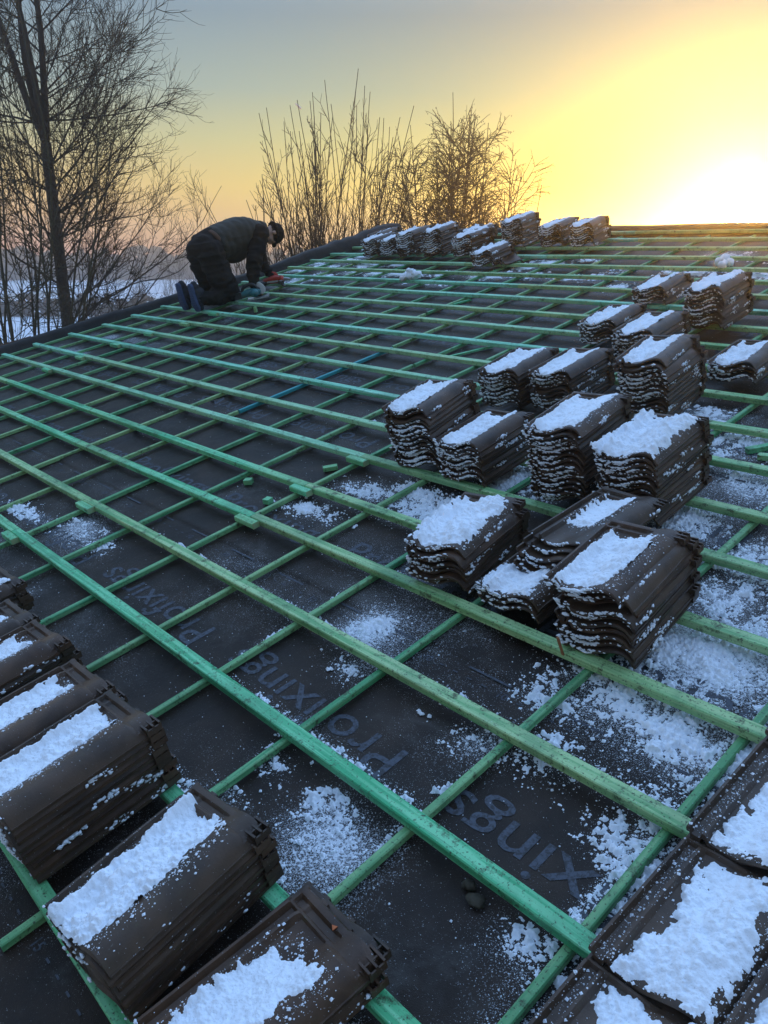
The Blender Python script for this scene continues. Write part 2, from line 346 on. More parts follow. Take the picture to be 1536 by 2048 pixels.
# counter battens
CU = [-.652, -1.099, -1.581, -2.013, -2.417, -2.860, -3.30, -3.731, -4.188, -4.62, -5.06, -5.49, -5.93, -6.36, -6.80, -7.23, -7.67, -8.06]
for i, u in enumerate(CU):
    lo = -.03 if i == 2 else V0 + .1
    if i == 8:
        bar('counter_batten', 1, lo, 2.31, u, .021, -.030, .022, M['counter'], .004, i)
        bar('counter_batten', 1, 2.32, 3.62, u + .004, .022, -.030, .022, M['teal'], .003, i, label='blue-green counter batten running up the slope')
        bar('counter_batten', 1, 3.64, 7.2, u - .01, .021, -.030, .022, M['counter'], .004, i + 3); continue
    j = 3.6 + rng.uniform(-.8, 1.2)
    bar('counter_batten', 1, lo, j, u, .022, -.030, .022, M['counter'], .004, i)
    bar('counter_batten', 1, j - .05 + (.08 if i % 3 == 0 else .06), 7.2, u + (.0 if i < 3 else rng.uniform(-.02, .02)), .022, -.030, .022, M['counter'], .004, i + 5)
for u in np.arange(-.215, U1 - .1, .437): bar('counter_batten', 1, V0 + .1, 7.2, u, .022, -.030, .022, M['counter'], .003, u)

# printed lettering on the underlay
def text_verts(body, size, u, v, flip=False, off=.0006, sx=1.0):
    cu = bpy.data.curves.new('t', 'FONT'); cu.body = body; cu.size = size; cu.offset = off; cu.resolution_u = 3
    o = bpy.data.objects.new('t', cu); col.objects.link(o); dg = bpy.context.evaluated_depsgraph_get(); me = bpy.data.meshes.new_from_object(o.evaluated_get(dg))
    V = [(q.co.x * sx, q.co.y) for q in me.vertices]; F = [tuple(q.vertices) for q in me.polygons]
    bpy.data.objects.remove(o); bpy.data.curves.remove(cu)
    s = -1 if flip else 1
    out_ = [(u + s * x, v + s * y) for x, y in V]
    return [(a, b, float(hm(a, b)) + .0012) for a, b in out_], F
# measure word width once
Vt, Ft = text_verts('Profixings', .17, 0, 0); wtx = max(q[0] for q in Vt); SX = .80 / wtx
mb = MB()
for row, (vb, flip) in enumerate([(1.535, False), (.955, True), (3.03, False), (2.43, True), (4.53, False), (3.93, True), (5.5, True), (6.0, False)]):
    u_ = (-1.28 if flip else -5.08 - .93 * 3)
    for kk in range(9):
        uu_ = u_ - .97 * (kk - 1) + (0.0 if row < 2 else -.25 * row) if flip else u_ + .93 * kk + (0 if row < 2 else .2 * row)
        if not (U0 + .9 < uu_ < -.2): continue
        Vt, Ft = text_verts('Profixings', .17, uu_, vb, flip, sx=SX); mb.add(Vt, Ft)
ins = mb.build('printed_lettering', M['ink'], und)
mb = MB()
for (vb, sp) in [(1.262, .29), (2.75, .29), (4.25, .29), (.02, .29)]:
    for kk in range(24):
        u_ = -8.0 + .293 * kk
        if u_ > -.3: break
        Vt, Ft = text_verts('10' if vb > .5 else random.choice(['15', '20']), .038, u_ + .0, vb, False, .0006); mb.add(Vt, Ft)
        for q in range(4):
            a = u_ + .07 + .055 * q; h0 = float(hm(a, vb)) + .0022
            mb.add([(a, vb + .010, h0), (a + .018, vb + .010, h0), (a + .018, vb + .015, h0), (a, vb + .015, h0)], [(0, 1, 2, 3)])
    for kk in range(24):
        a = -8.0 + .33 * kk; 
        if a > -.4: break
        h0 = float(hm(a, vb + .055)) + .0025; mb.add([(a, vb + .05, h0), (a + .16, vb + .05, h0), (a + .16, vb + .058, h0), (a, vb + .058, h0)], [(0, 1, 2, 3)])
mb.build('printed_scale', M['ink'], und)

# ------------------------------------------------------------------ roof tile mesh
TW, TL = .235, .385
PX = np.array([0, .006, .011, .017, .028, .032, .039, .046, .056, .075, .095, .112, .128, .145, .162, .178, .192, .204, .214, .222, .228, .232, .235])
PZ = np.array([20, 20, 6, 3.5, 3.5, 19, 19, 5, 1.5, 1.0, 3.0, 7.5, 14.5, 23, 30, 34.5, 35.5, 33, 28, 20, 11, 3, -2]) / 1000
def zprof(x): return np.interp(x, PX, PZ)
def tile_mesh(seed, rows=None):
    ys = np.array([0, .003, .012, .06, .14, .22, .30, .325, .334, .338, .343, .347, .361, .366, .370, .380, .385])
    dz = np.array([-4, -1, 0, 0, 0, 0, 0, 0, 0, 0, 0, 0, 0, 0, 0, 0, -1]) / 1000
    hb = np.array([0, 0, 0, 0, 0, 0, 0, 0, 5, 14, 14.5, 7, 7, 17, 18, 18, 11]) / 1000
    nx = len(PX); top = []; bot = []
    for j, y in enumerate(ys):
        for i, x in enumerate(PX):
            zz = PZ[i]
            if y > .33: zz = max(hb[j], PZ[i] * (.86 if i > 4 else 1) - (.004 if y > .337 else 0)) if i < 21 else PZ[i]
            zz += dz[j] * (1 if 2 <= i <= 20 else .3)
            xx = x; yy = y
            if j == 0: zz = PZ[i] - .005
            top.append((xx, yy + (.004 * math.sin(x * 30) if j == 0 else 0), zz + .0012 * float(vnoise(x * 30, y * 20, seed))))
            b = PZ[i] - .0145 + (.0 if 0.02 < y < .33 else .002)
            if i >= 21: b = PZ[i] - .010
            bot.append((min(max(xx, .001), TW - .003), min(max(yy, .002), TL - .002), b))
    V = top + bot; o = len(top); F = []
    ny = len(ys)
    for j in range(ny - 1):
        for i in range(nx - 1):
            a = j * nx + i; F.append((a, a + 1, a + nx + 1, a + nx)); F.append((o + a, o + a + nx, o + a + nx + 1, o + a + 1))
    for j in range(ny - 1):
        a = j * nx; F.append((a, a + nx, o + a + nx, o + a)); a = j * nx + nx - 1; F.append((a, o + a, o + a + nx, a + nx))
    for i in range(nx - 1):
        a = i; F.append((a, o + a, o + a + 1, a + 1)); a = (ny - 1) * nx + i; F.append((a, a + 1, o + a + 1, o + a))
    mb = MB(); mb.add(V, F)
    # interlock ribs along the right flank and lug pockets at the head corner
    for (x, zz) in ((.2365, -.001),):
        mb.box(x - .004, x + .0015, .004, .372, zz - .007, zz + .0005)
    for (y0, y1) in ((.352, .357), (.370, .375), (.388, .393)): mb.box(.198, .243, y0, y1, .004, .0225)
    mb.box(.198, .203, .352, .393, .004, .022); mb.box(.222, .226, .352, .393, .002, .020); mb.box(.240, .244, .352, .393, .000, .017)
    mb.box(.04, .06, .375, .392, -.012, .006); mb.box(.120, .14, .375, .392, -.012, .008)
    me = mesh('roof_tile', mb.V, mb.F); me.materials.append(M['tile'])
    ng = ny - 1
    me.polygons.foreach_set('use_smooth', [k < 2 * (ny - 1) * (nx - 1) for k in range(len(me.polygons))])
    me.set_sharp_from_angle(angle=R(24))
    return me
TILES = [tile_mesh(s) for s in range(3)]
PITCH = .0212
ORD = ['topmost', 'second from top', 'third from top', 'fourth from top', 'fifth from top', 'sixth from top', 'seventh from top', 'eighth from top', 'ninth from top', 'tenth from top',
       'eleventh from top', 'twelfth from top', 'thirteenth from top', 'fourteenth from top']
def snow_grid(name, x0, x1, y0, y1, nx, ny, T, zf, seed, edge=.02, rough=.9, fine=30.0, holes=0.0):
    xs = np.linspace(x0, x1, nx); ys = np.linspace(y0, y1, ny); X, Y = np.meshgrid(xs, ys)
    d = np.minimum(np.minimum(X - x0, x1 - X), np.minimum(Y - y0, y1 - Y)) / edge
    big = fbm(X * 22 + seed * 3, Y * 16, seed, 3); fn = fbm(X * fine * 3, Y * fine * 3, seed + 5, 4)
    d = d - rough * (1.7 - 2.6 * big) - 1.7 * (.5 - fn) - holes * thr(fbm(X * 13, Y * 11, seed + 9, 3))
    T = T * 1.7
    t = T * (1 - np.exp(-np.maximum(d, 0) * .8)) * np.clip(.10 + 1.5 * (big - .2) + .5 * (fn - .5), .10, 2)
    t = t + .0016 * (fbm(X * 130, Y * 130, seed + 2, 3) - .5) * (d > .3)
    Zg = zf(X, Y) + np.where(d > 0, t, np.clip(d * .006, -.005, 0)) + .0006
    ok = d > 0
    keep = (ok[:-1, :-1].astype(int) + ok[1:, :-1] + ok[:-1, 1:] + ok[1:, 1:]) >= 1
    idx = np.arange(nx * ny).reshape(ny, nx)
    F = np.stack([idx[:-1, :-1][keep], idx[:-1, 1:][keep], idx[1:, 1:][keep], idx[1:, :-1][keep]], 1)
    used = np.unique(F); remap = -np.ones(nx * ny, int); remap[used] = np.arange(len(used))
    V = np.stack([X.ravel(), Y.ravel(), Zg.ravel()], 1)[used]
    return V, remap[F]
def thr(a): return np.maximum(0, a - .5) * 10
ICO = []
def _ico():
    t = (1 + 5 ** .5) / 2
    V = [(-1, t, 0), (1, t, 0), (-1, -t, 0), (1, -t, 0), (0, -1, t), (0, 1, t), (0, -1, -t), (0, 1, -t), (t, 0, -1), (t, 0, 1), (-t, 0, -1), (-t, 0, 1)]
    F = [(0, 11, 5), (0, 5, 1), (0, 1, 7), (0, 7, 10), (0, 10, 11), (1, 5, 9), (5, 11, 4), (11, 10, 2), (10, 7, 6), (7, 1, 8), (3, 9, 4), (3, 4, 2), (3, 2, 6), (3, 6, 8), (3, 8, 9), (4, 9, 5), (2, 4, 11), (6, 2, 10), (8, 6, 7), (9, 8, 1)]
    V = np.array(V) / np.linalg.norm(V[0]); return V, np.array(F)
IV, IF = _ico()
def ico2():
    V = [tuple(v) for v in IV]; F = []; cache = {}
    def midp(a, b):
        k = (min(a, b), max(a, b))
        if k not in cache:
            q = (np.array(V[a]) + np.array(V[b])) / 2; q /= np.linalg.norm(q); V.append(tuple(q)); cache[k] = len(V) - 1
        return cache[k]
    for a, b, c in IF:
        ab, bc, ca = midp(a, b), midp(b, c), midp(c, a); F += [(a, ab, ca), (b, bc, ab), (c, ca, bc), (ab, bc, ca)]
    return np.array(V), np.array(F)
IV2, IF2 = ico2()
def blobs(C, S, hi=False, jit=.35):
    A, B = (IV2, IF2) if hi else (IV, IF)
    V = []; F = []
    for i, (c, s) in enumerate(zip(C, S)):
        q = A * (1 + jit * (rng.random((len(A), 1)) - .5) * 2) * np.array(s) + np.array(c); V.append(q); F.append(B + i * len(A))
    return np.concatenate(V), np.concatenate(F)

OV = np.array([(1, 0, 0), (-1, 0, 0), (0, 1, 0), (0, -1, 0), (0, 0, 1), (0, 0, -1)], float); OF = np.array([(0, 2, 4), (2, 1, 4), (1, 3, 4), (3, 0, 4), (2, 0, 5), (1, 2, 5), (3, 1, 5), (0, 3, 5)])
def blobs_small(C, S):
    C = np.array(C); S = np.array(S); n_ = len(C); q = OV[None] * S[:, None, :] * (1 + .4 * (rng.random((n_, 6, 1)) - .5)); a = rng.random(n_) * 6.28; ca, sa = np.cos(a)[:, None], np.sin(a)[:, None]
    q = np.stack([q[..., 0] * ca - q[..., 1] * sa, q[..., 0] * sa + q[..., 1] * ca, q[..., 2]], -1) + C[:, None, :]
    return q.reshape(-1, 3), (OF[None] + np.arange(n_)[:, None, None] * 6).reshape(-1, 3)
def crumbs(cap, x0, x1, y0, y1, k, r2):
    C = []; S = []
    for _ in range(k):
        e = r2.random(); x = r2.uniform(x0, x1); y = r2.uniform(y0, y1)
        if e < .55: x = (x0 if r2.random() < .5 else x1) + r2.normal(0, .014)
        elif e < .75: y = (y0 if r2.random() < .5 else y1) + r2.normal(0, .016)
        if not (.002 < x < .232 and .002 < y < .33): continue
        a = min(.0045, .0005 * math.exp(abs(r2.normal(0, .9)))); C.append((x, y, float(zprof(x)) + a * .5)); S.append((a, a, a * .8))
    V_, F_ = blobs_small(C, S); me = mesh('snow_crumbs', V_, F_); me.materials.append(M['snow']); o = bpy.data.objects.new('snow_crumbs', me); col.objects.link(o); o.parent = cap; o['kind'] = 'stuff'
STACKS = []
def stack(desc, u, v, rot, n, lean=(0, 0), base=0.0, snow=1.0, srange=(.035, .165), yr_=(.01, .36), T=.016, crust=1.0, res=1.0, jit=1.0, grp='stacks of roof tiles on the battens', shift=None, kinds='stack', tilt=None):
    """desc names the stack for its labels"""
    s0 = len(STACKS); STACKS.append(desc)
    r2 = np.random.default_rng(s0 * 13 + 5)
    M0 = roofm(u, v, base, rot)
    last = None; offs = []
    for k in range(n):
        o = bpy.data.objects.new('roof_tile', TILES[int(r2.integers(3))]); col.objects.link(o)
        f = k / max(1, n - 1)
        dx = lean[0] * f + r2.uniform(-.006, .006) * jit; dy = lean[1] * f + r2.normal(0, .0085) * jit; dr = r2.normal(0, .018) * jit
        if shift and k in shift: dx += shift[k][0]; dy += shift[k][1]; dr += shift[k][2]
        T_ = Matrix.Translation((dx, dy, .0145 + k * PITCH)) @ Matrix.Rotation(dr, 4, 'Z')
        if tilt and k == n - 1: T_ = T_ @ Matrix.Rotation(tilt[0], 4, 'X') @ Matrix.Rotation(tilt[1], 4, 'Y')
        o.matrix_world = M0 @ T_; last = T_; offs.append(T_)
        pos = ORD[n - 1 - k] if k > 0 or n == 1 else 'bottom'
        tag(o, ('brown roof tile, %s in %s' % (pos, desc)) if n > 1 else 'brown roof tile, ' + desc, 'roof tile', grp)
    # snow cap
    cap = None
    if snow > 0:
        nx = int(62 * res); ny = int(112 * res)
        V_, F_ = snow_grid('snow', srange[0] - .02, srange[1] + .02, yr_[0], yr_[1], nx, ny, T, lambda X, Y: zprof(X) + .0005, s0 + 3, holes=(1 - snow) * 3)
        me = mesh('snow_layer', V_, F_); cap = link('snow_layer', me, M['snow'], None, M0 @ last, smooth=True)
        tag(cap, 'white snow lying on top of %s' % desc, 'snow', 'snow caps on the tile stacks')
    if cap is not None and res >= 1: crumbs(cap, srange[0] - .01, srange[1] + .03, yr_[0], yr_[1], int(700 * res), r2)
    if crust > 0 and cap is not None:
        C = []; S = []
        H = n * PITCH
        nb = int(crust * n * 75)
        clus = [(r2.uniform(0, .17), int(r2.integers(0, n)), r2.uniform(.3, 1)) for _ in range(max(4, int(n * 1.3)))]; flk = [(r2.uniform(.02, .38), int(r2.integers(0, n))) for _ in range(max(3, n))]
        for q in range(nb):
            if r2.random() < .68:      # front faces: snow caught on the noses
                cxx, k, wt = clus[int(r2.integers(len(clus)))]
                x = min(.225, max(.004, cxx + r2.normal(0, .03)))
                x = x if r2.random() < .85 else r2.uniform(0, .23); k = min(n - 1, max(0, k + (int(r2.integers(-1, 2)) if r2.random() < .4 else 0)))
                Tt = offs[k]; P_ = Tt @ Vector((x, -.001 + r2.uniform(-.002, .002), float(zprof(x)) + -abs(r2.normal(0, .005)) + .003))
                a = abs(r2.normal(.0, .0026)) + .0010
                C.append(P_); S.append((a * 1.5, a * .5 + .001, a * .42 + .0008))
            else:                      # right flank
                y, k = flk[int(r2.integers(len(flk)))]; Tt = offs[k]; y = min(.38, max(.0, y + r2.normal(0, .022)))
                P_ = Tt @ Vector((.2375 + r2.uniform(-.006, .003), y, r2.uniform(-.006, .010)))
                a = abs(r2.normal(.0, .003)) + .0010
                C.append(P_); S.append((a * .5, a * 1.1, a * .8))
        Mi = last.inverted(); C = [tuple(Mi @ c) for c in C]
        V_, F_ = blobs(C, S, False, .45); me = mesh('snow_crust', V_, F_); me.materials.append(M['snow']); me.polygons.foreach_set('use_smooth', [True] * len(me.polygons))
        cr = bpy.data.objects.new('snow_crust', me); col.objects.link(cr); cr.parent = cap; cr['kind'] = 'stuff'
    return M0, last
W1 = 'tile stacks on the right of the roof'
G1 = 'roof tiles in the stacks standing on the battens'
stack('tall leaning stack nearest the open battens', -2.587, 2.152, .20, 13, lean=(-.02, .0), grp=G1, res=.9, T=.013, crust=1.6)
stack('low stack right of the tall leaning stack', -2.311, 2.155, .06, 8, grp=G1, res=.9, T=.011, crust=1.5)
stack('narrow stack behind the tall leaning stack', -2.724, 2.908, .13, 9, grp=G1, res=.7, T=.012, srange=(.035, .18), crust=1.3)
stack('clean sided stack right of the narrow one', -2.458, 2.984, .06, 9, grp=G1, res=.7, T=.010)
stack('tall centre stack with a step halfway up', -1.854, 2.195, .11, 14, grp=G1, res=1, T=.010, shift={k: (.012, -.012, 0) for k in range(6)}, srange=(.03, .185), crust=1.1)
stack('wide stack under the thickest snow cap', -1.552, 2.207, .05, 12, grp=G1, res=1.1, T=.022, srange=(.005, .205), yr_=(-.004, .378), crust=.9)
stack('tall orange tinted stack behind the centre one', -1.985, 3.025, .10, 13, grp=G1, res=.8, T=.013, shift={12: (-.02, .0, .05), 11: (-.015, 0, .03)}, crust=1.2)
stack('low stack at the right edge of the picture', -1.882, 3.648, .05, 4, grp=G1, res=.8, T=.016, crust=1.6)
stack('stack at the left of the back right group', -2.862, 3.97, .10, 6, grp=G1, res=.6, T=.012, crust=1.2)
stack('stack between two others in the right group', -2.39, 3.60, .07, 10, grp=G1, res=.6, T=.012)
stack('small stack farthest back on the right', -3.036, 4.841, .09, 5, grp=G1, res=.6, T=.013)
stack('tall stack nearest the sun', -2.425, 4.397, .05, 11, grp=G1, res=.6, T=.013, srange=(.03, .19))
stack('squat stack in front of the open battens', -1.828, 1.497, .13, 7, grp=G1, res=1.2, T=.019, srange=(.01, .20), crust=.8, jit=1.2)
stack('short lower pile with a snowy front', -1.545, 1.535, .02, 3, grp=G1, res=1, T=.014, srange=(.02, .18), yr_=(.0, .17), crust=.8)
stack('slipping upper pile between two front stacks', -1.50, 1.665, .02, 5, base=3 * PITCH, grp=G1, res=1, T=.009, srange=(.05, .13), yr_=(.12, .36), crust=.8,
      shift={0: (0, .0, 0), 1: (.0, .012, .02), 2: (.0, .02, 0), 3: (.01, .035, -.03), 4: (.025, .06, -.07)})
stack('large front stack with a snowy shoulder', -1.205, 1.495, .08, 10, grp=G1, res=1.3, T=.014, srange=(.04, .165), yr_=(.01, .33), crust=1.2,
      shift={9: (-.035, -.005, .02)})
G2 = 'roof tiles in the stacks along the ridge'
for d, u, v, r_, n, ts in [('dark pile lying against the verge at the ridge', -7.75, 6.60, .25, 6, (.09, .12)), ('leftmost stack of the ridge row', -7.256, 6.077, .14, 8, (.03, .16)),
      ('second stack of the ridge row', -6.96, 6.088, .13, 8, (.03, .15)), ('third stack of the ridge row, nearly bare', -6.672, 6.078, .18, 11, (.03, .10)),
      ('fourth stack of the ridge row', -6.277, 6.075, .25, 12, (.03, .19)), ('fifth stack of the ridge row', -5.879, 6.106, .14, 9, (.03, .19)),
      ('small separate stack in front of the ridge row', -5.293, 5.72, .15, 6, (.03, .19)), ('tallest stack standing against the sky', -5.559, 6.499, .22, 12, (.03, .19)),
      ('stack right of the tallest ridge stack', -5.116, 6.535, .21, 9, (.03, .16)), ('rightmost stack of the ridge row', -4.77, 6.547, .21, 9, (.03, .17))]:
    stack(d, u, v, r_, n, grp=G2, res=.5, T=.016, srange=ts, crust=1.5)
stack('the pile behind the ridge row', -6.20, 6.60, .28, 7, grp=G2, res=.6, T=.012, srange=(.02, .18), crust=.4, tilt=(.0, .10))
G3 = 'roof tiles in the stacks along the lower edge'
stack('near stack with the long thick snow cap', -1.391, .068, .10, 7, grp=G3, res=2.0, T=.020, srange=(.034, .152), yr_=(-.006, .348), crust=.15, jit=.4)
stack('snow streaked stack second from the bottom', -1.860, .072, .06, 9, grp=G3, res=1.8, T=.013, srange=(.04, .125), yr_=(.0, .33), crust=1.3, jit=.5)
stack('third stack up the left edge', -2.170, .085, .03, 7, grp=G3, res=1.4, T=.011, srange=(.045, .125), yr_=(.0, .32), crust=.5)
stack('fourth stack up the left edge', -2.546, .10, .09, 6, grp=G3, res=1.3, T=.013, srange=(.04, .14), yr_=(.0, .31), crust=.3)
stack('fifth stack up the left edge', -2.83, .095, .02, 5, grp=G3, res=1, T=.012, srange=(.04, .14), yr_=(.0, .33), crust=.3)
stack('farthest stack at the left picture edge', -3.14, .17, .02, 5, grp=G3, res=1, T=.016, srange=(.02, .18), crust=1.6)
stack('lowest stack at the bottom of the picture', -1.10, .105, -.03, 3, grp=G3, res=2.0, T=.012, srange=(.055, .175), yr_=(.0, .30), crust=.6, snow=.75, jit=.7)
# laid tiles of the finished strip, bottom right
G4 = 'roof tiles already laid in courses'
for c_, u in enumerate((-.585, -.380, -.175, .03)):
    for r_, v in enumerate((-.30, .05, .395, .74, 1.083, 1.43, 1.77)):
        if r_ > 4 and c_ == 0: pass
        o = bpy.data.objects.new('roof_tile', TILES[(c_ + r_) % 3]); col.objects.link(o)
        o.matrix_world = roofm(u + rng.uniform(-.002, .002), v, .046 + .0012 * c_, rng.uniform(-.008, .008) , R(-3.6), 0)
        tag(o, 'laid roof tile, %s course of the %s column' % (('first', 'second', 'third', 'fourth', 'fifth', 'sixth', 'seventh')[r_], ('first', 'second', 'third', 'fourth')[c_]), 'roof tile', G4)
        V_, F_ = snow_grid('s', .046, .235, -.002, .345, 130, 190, .016, lambda X, Y: zprof(X) + .0006, 60 + c_ * 9 + r_, edge=.02, rough=1.1, holes=.55)
        s_ = link('snow_layer', mesh('snow_layer', V_, F_), M['snow'], None, o.matrix_world.copy(), True)
        tag(s_, 'patchy snow on the %s laid tile of the %s column' % (('first', 'second', 'third', 'fourth', 'fifth', 'sixth', 'seventh')[r_], ('first', 'second', 'third', 'fourth')[c_]), 'snow', 'snow on the laid tiles'); crumbs(s_, .02, .22, 0, .34, 1500, rng)
o = bpy.data.objects.new('roof_tile', TILES[1]); col.objects.link(o); o.matrix_world = roofm(-5.02, 5.80, .02, .9, .06, .15)
tag(o, 'single brown roof tile lying askew by the small separate stack', 'roof tile')

# ------------------------------------------------------------------ snow on the underlay
PATCH = [(-0.86, 1.4, 0.23, 0.12, 1.0), (-0.86, 1.72, 0.20, 0.15, 1.2), (-1.09, 1.51, 0.06, 0.07, .9), (-0.71, 1.05, 0.07, 0.05, .8), (-0.98, 1.15, 0.1, 0.06, .5), (-1.17, 1.11, 0.07, 0.05, .6), (-1.27, 0.65, 0.11, 0.06, .6),
 (-0.74, 0.71, 0.06, 0.04, .5), (-1.8, 1.28, 0.07, 0.07, .9), (-2.35, 2.04, 0.2, 0.10, .8), (-2.62, 1.97, 0.14, 0.06, .7), (-1.3, 2.41, 0.13, 0.12, .9), (-1.02, 2.29, 0.08, 0.10, .8), (-2.06, 2.38, 0.16, 0.12, .8), (-0.99, 2.03, 0.11, 0.09, .7),
 (-1.28, 2.8, 0.09, 0.09, .7), (-4.01, 0.93, 0.20, 0.035, .7), (-3.5, 1.0, 0.17, 0.05, .55), (-0.98, 1.46, 0.08, 0.05, .8), (-1.11, 1.34, 0.07, 0.04, .7), (-1.7, 1.1, 0.05, 0.04, .5), (-1.56, 0.70, 0.06, 0.03, .4), (-0.71, 1.2, 0.06, 0.05, .6),
 (-1.57, 0.56, 0.05, 0.02, .5), (-1.74, 3.35, 0.13, 0.08, .9), (-2.22, 3.68, 0.05, 0.1, .8), (-1.34, 1.84, 0.09, 0.06, .8), (-2.73, 1.72, 0.14, 0.05, .6), (-2.2, 1.95, .12, .06, .7), (-3.2, 0.5, 0.05, 0.10, .7), (-1.6, 2.9, .1, .1, .8), (-.75, 1.95, .12, .1, .7),
 (-1.02, 1.72, .07, .12, .9), (-.62, 1.5, .08, .2, .7), (-1.15, 2.05, .08, .06, .6), (-.95, 2.75, .2, .08, .6), (-.62, .62, .03, .2, .6), (-.64, 1.0, .03, .2, .6), (-1.4, 3.1, .2, .1, .6)]
for (u, v, ru, rv, dn) in [(-1.5, .832, .30, .018, .75), (-.95, 1.19, .28, .022, .8), (-2.2, 1.19, .25, .016, .6), (-1.9, 1.54, .3, .02, .7), (-1.55, .50, .2, .018, .6), (-2.9, 1.19, .2, .015, .5), (-1.13, .62, .015, .22, .6), (-2.04, 1.05, .014, .2, .5), (-.69, .95, .014, .25, .7), (-2.3, 1.86, .3, .02, .7), (-.9, 2.21, .25, .03, .8)]: PATCH.append((u, v, ru, rv, dn))
for (u, v) in [(-7.73, 5.87), (-7.98, 5.61), (-6.94, 5.59), (-6.5, 5.63), (-8.1, 5.97), (-7.58, 6.13), (-5.9, 5.62), (-5.58, 5.71), (-5.03, 5.67), (-4.6, 5.71), (-4.2, 5.67), (-3.9, 5.73), (-3.33, 5.76), (-3.77, 6.05), (-4.73, 6.17), (-4.39, 6.38), (-3.22, 5.93), (-5.39, 6.24),
               (-7.3, 5.45), (-7.0, 5.95), (-6.6, 6.0), (-6.2, 5.65), (-7.6, 6.4), (-7.9, 6.75), (-5.5, 5.35), (-4.9, 6.0), (-3.6, 5.45), (-3.0, 5.5), (-2.7, 5.9), (-2.2, 3.2), (-3.2, 6.5), (-2.6, 6.3), (-7.4, 5.2)]:
    PATCH.append((u, v, rng.uniform(.12, .22), rng.uniform(.06, .12), rng.uniform(.8, 1.1)))
mbV = []; mbF = []; off = 0
for i, (u, v, ru, rv, dn) in enumerate(PATCH):
    near = u > -4.2 and v < 3.2; st = (.0029 if u > -3 else .004) if near else .012
    ex = 1.7; xs = np.arange(u - ru * ex, u + ru * ex, st); ys = np.arange(v - rv * ex, v + rv * ex, st); X, Y = np.meshgrid(xs, ys)
    r_ = np.sqrt(((X - u) / ru) ** 2 + ((Y - v) / rv) ** 2)
    big = fbm(X * 10 + 40, Y * 10 + 40, i, 4); fn = .55 * fbm(X * 150, Y * 150, i + 3, 3) + .45 * fbm(X * 48, Y * 48, i + 8, 3)
    d = dn * (1.10 - .85 * r_) + 2.2 * (big - .5) + 4.0 * (fn - .5) - .66
    t = .013 * np.clip(d, 0, 1.3) ** .8 * (.4 + 1.2 * big) + .005 * np.clip(d, 0, .5) * (fbm(X * 160, Y * 160, 3, 2) - .4) * 2
    ok = d > 0; Zg = hm(X, Y) + np.where(ok, t + .0004, np.clip(d * .006, -.005, 0)) + .0006
    keep = (ok[:-1, :-1].astype(int) + ok[1:, :-1] + ok[:-1, 1:] + ok[1:, 1:]) >= 1
    ny_, nx_ = X.shape; idx = np.arange(nx_ * ny_).reshape(ny_, nx_)
    F = np.stack([idx[:-1, :-1][keep], idx[:-1, 1:][keep], idx[1:, 1:][keep], idx[1:, :-1][keep]], 1)
    if not len(F): continue
    used = np.unique(F); rm = -np.ones(nx_ * ny_, int); rm[used] = np.arange(len(used))
    mbV.append(np.stack([X.ravel(), Y.ravel(), Zg.ravel()], 1)[used]); mbF.append(rm[F] + off); off += len(used)
o = link('snow_patches', mesh('snow_patches', np.concatenate(mbV), np.concatenate(mbF)), M['snow'], None, ROOF, True)
tag(o, 'broken patches of snow lying on the dark underlay between battens', 'snow', kind='stuff')
C = []; S = []
for (u, v, ru, rv, dn) in PATCH:
    if v > 3.5: k = 25
    else: k = int(1500 * dn * (ru + rv) / .25)
    for _ in range(k):
        a = rng.uniform(0, 6.28); q = abs(rng.normal(0, 1.05)) + .15; x = u + math.cos(a) * ru * q; y = v + math.sin(a) * rv * q
        s = min(.008, .0005 * math.exp(abs(rng.normal(0, .85)))) * (1.5 if v > 3.5 else 1.0)
        C.append((x, y, float(hm(x, y)) + s * .6)); S.append((s, s * rng.uniform(.7, 1.2), s * .8))
for _ in range(5200):
    y = rng.uniform(.3, 4.5); x = rng.uniform(-5, -.4); s = .0008 + .0012 * rng.random()
    if rng.random() > .25 + 1.6 * max(0, float(fbm(x * 2, y * 2, 33)) - .45): continue
    C.append((x, y, float(hm(x, y)) + s * .5)); S.append((s, s, s))
for (x, y, s) in [(-1.57, .80, .012), (-1.64, .78, .008), (-1.75, 1.05, .010), (-1.33, .42, .013), (-1.25, .40, .008), (-1.36, 1.08, .012), (-1.30, .58, .011), (-1.0, .52, .012), (-2.4, 1.72, .012), (-3.25, 2.6, .010), (-1.18, 1.63, .022), (-.98, 1.62, .018)]:
    for _ in range(5): C.append((x + rng.normal(0, s * .7), y + rng.normal(0, s * .7), float(hm(x, y)) + s * .5)); S.append((s * .7, s * .6, s * .6))
V_, F_ = blobs_small(C, S); o = link('snow_grains', mesh('snow_grains', V_, F_), M['snow'], None, ROOF)
tag(o, 'loose snow grains and crumbs scattered over the underlay', 'snow', kind='stuff')
# big snow lump on a batten near the ridge
C = [(-5.62 + rng.normal(0, .05), 5.24 + rng.normal(0, .02), .02 + abs(rng.normal(0, .03))) for _ in range(16)]
V_, F_ = blobs(C, [(.04, .035, .03)] * 16, True); o = link('snow_lump', mesh('snow_lump', V_, F_), M['snow'], None, ROOF, True); tag(o, 'heap of snow resting on a far batten below the ridge row', 'snow')
C = [(-2.98 + rng.normal(0, .03), 5.95 + rng.normal(0, .02), .02 + abs(rng.normal(0, .012))) for _ in range(9)]
V_, F_ = blobs(C, [(.035, .03, .03)] * 9, True); o = link('snow_lump', mesh('snow_lump', V_, F_), M['snow'], None, ROOF, True); tag(o, 'snow lump on a batten left of the sun', 'snow')

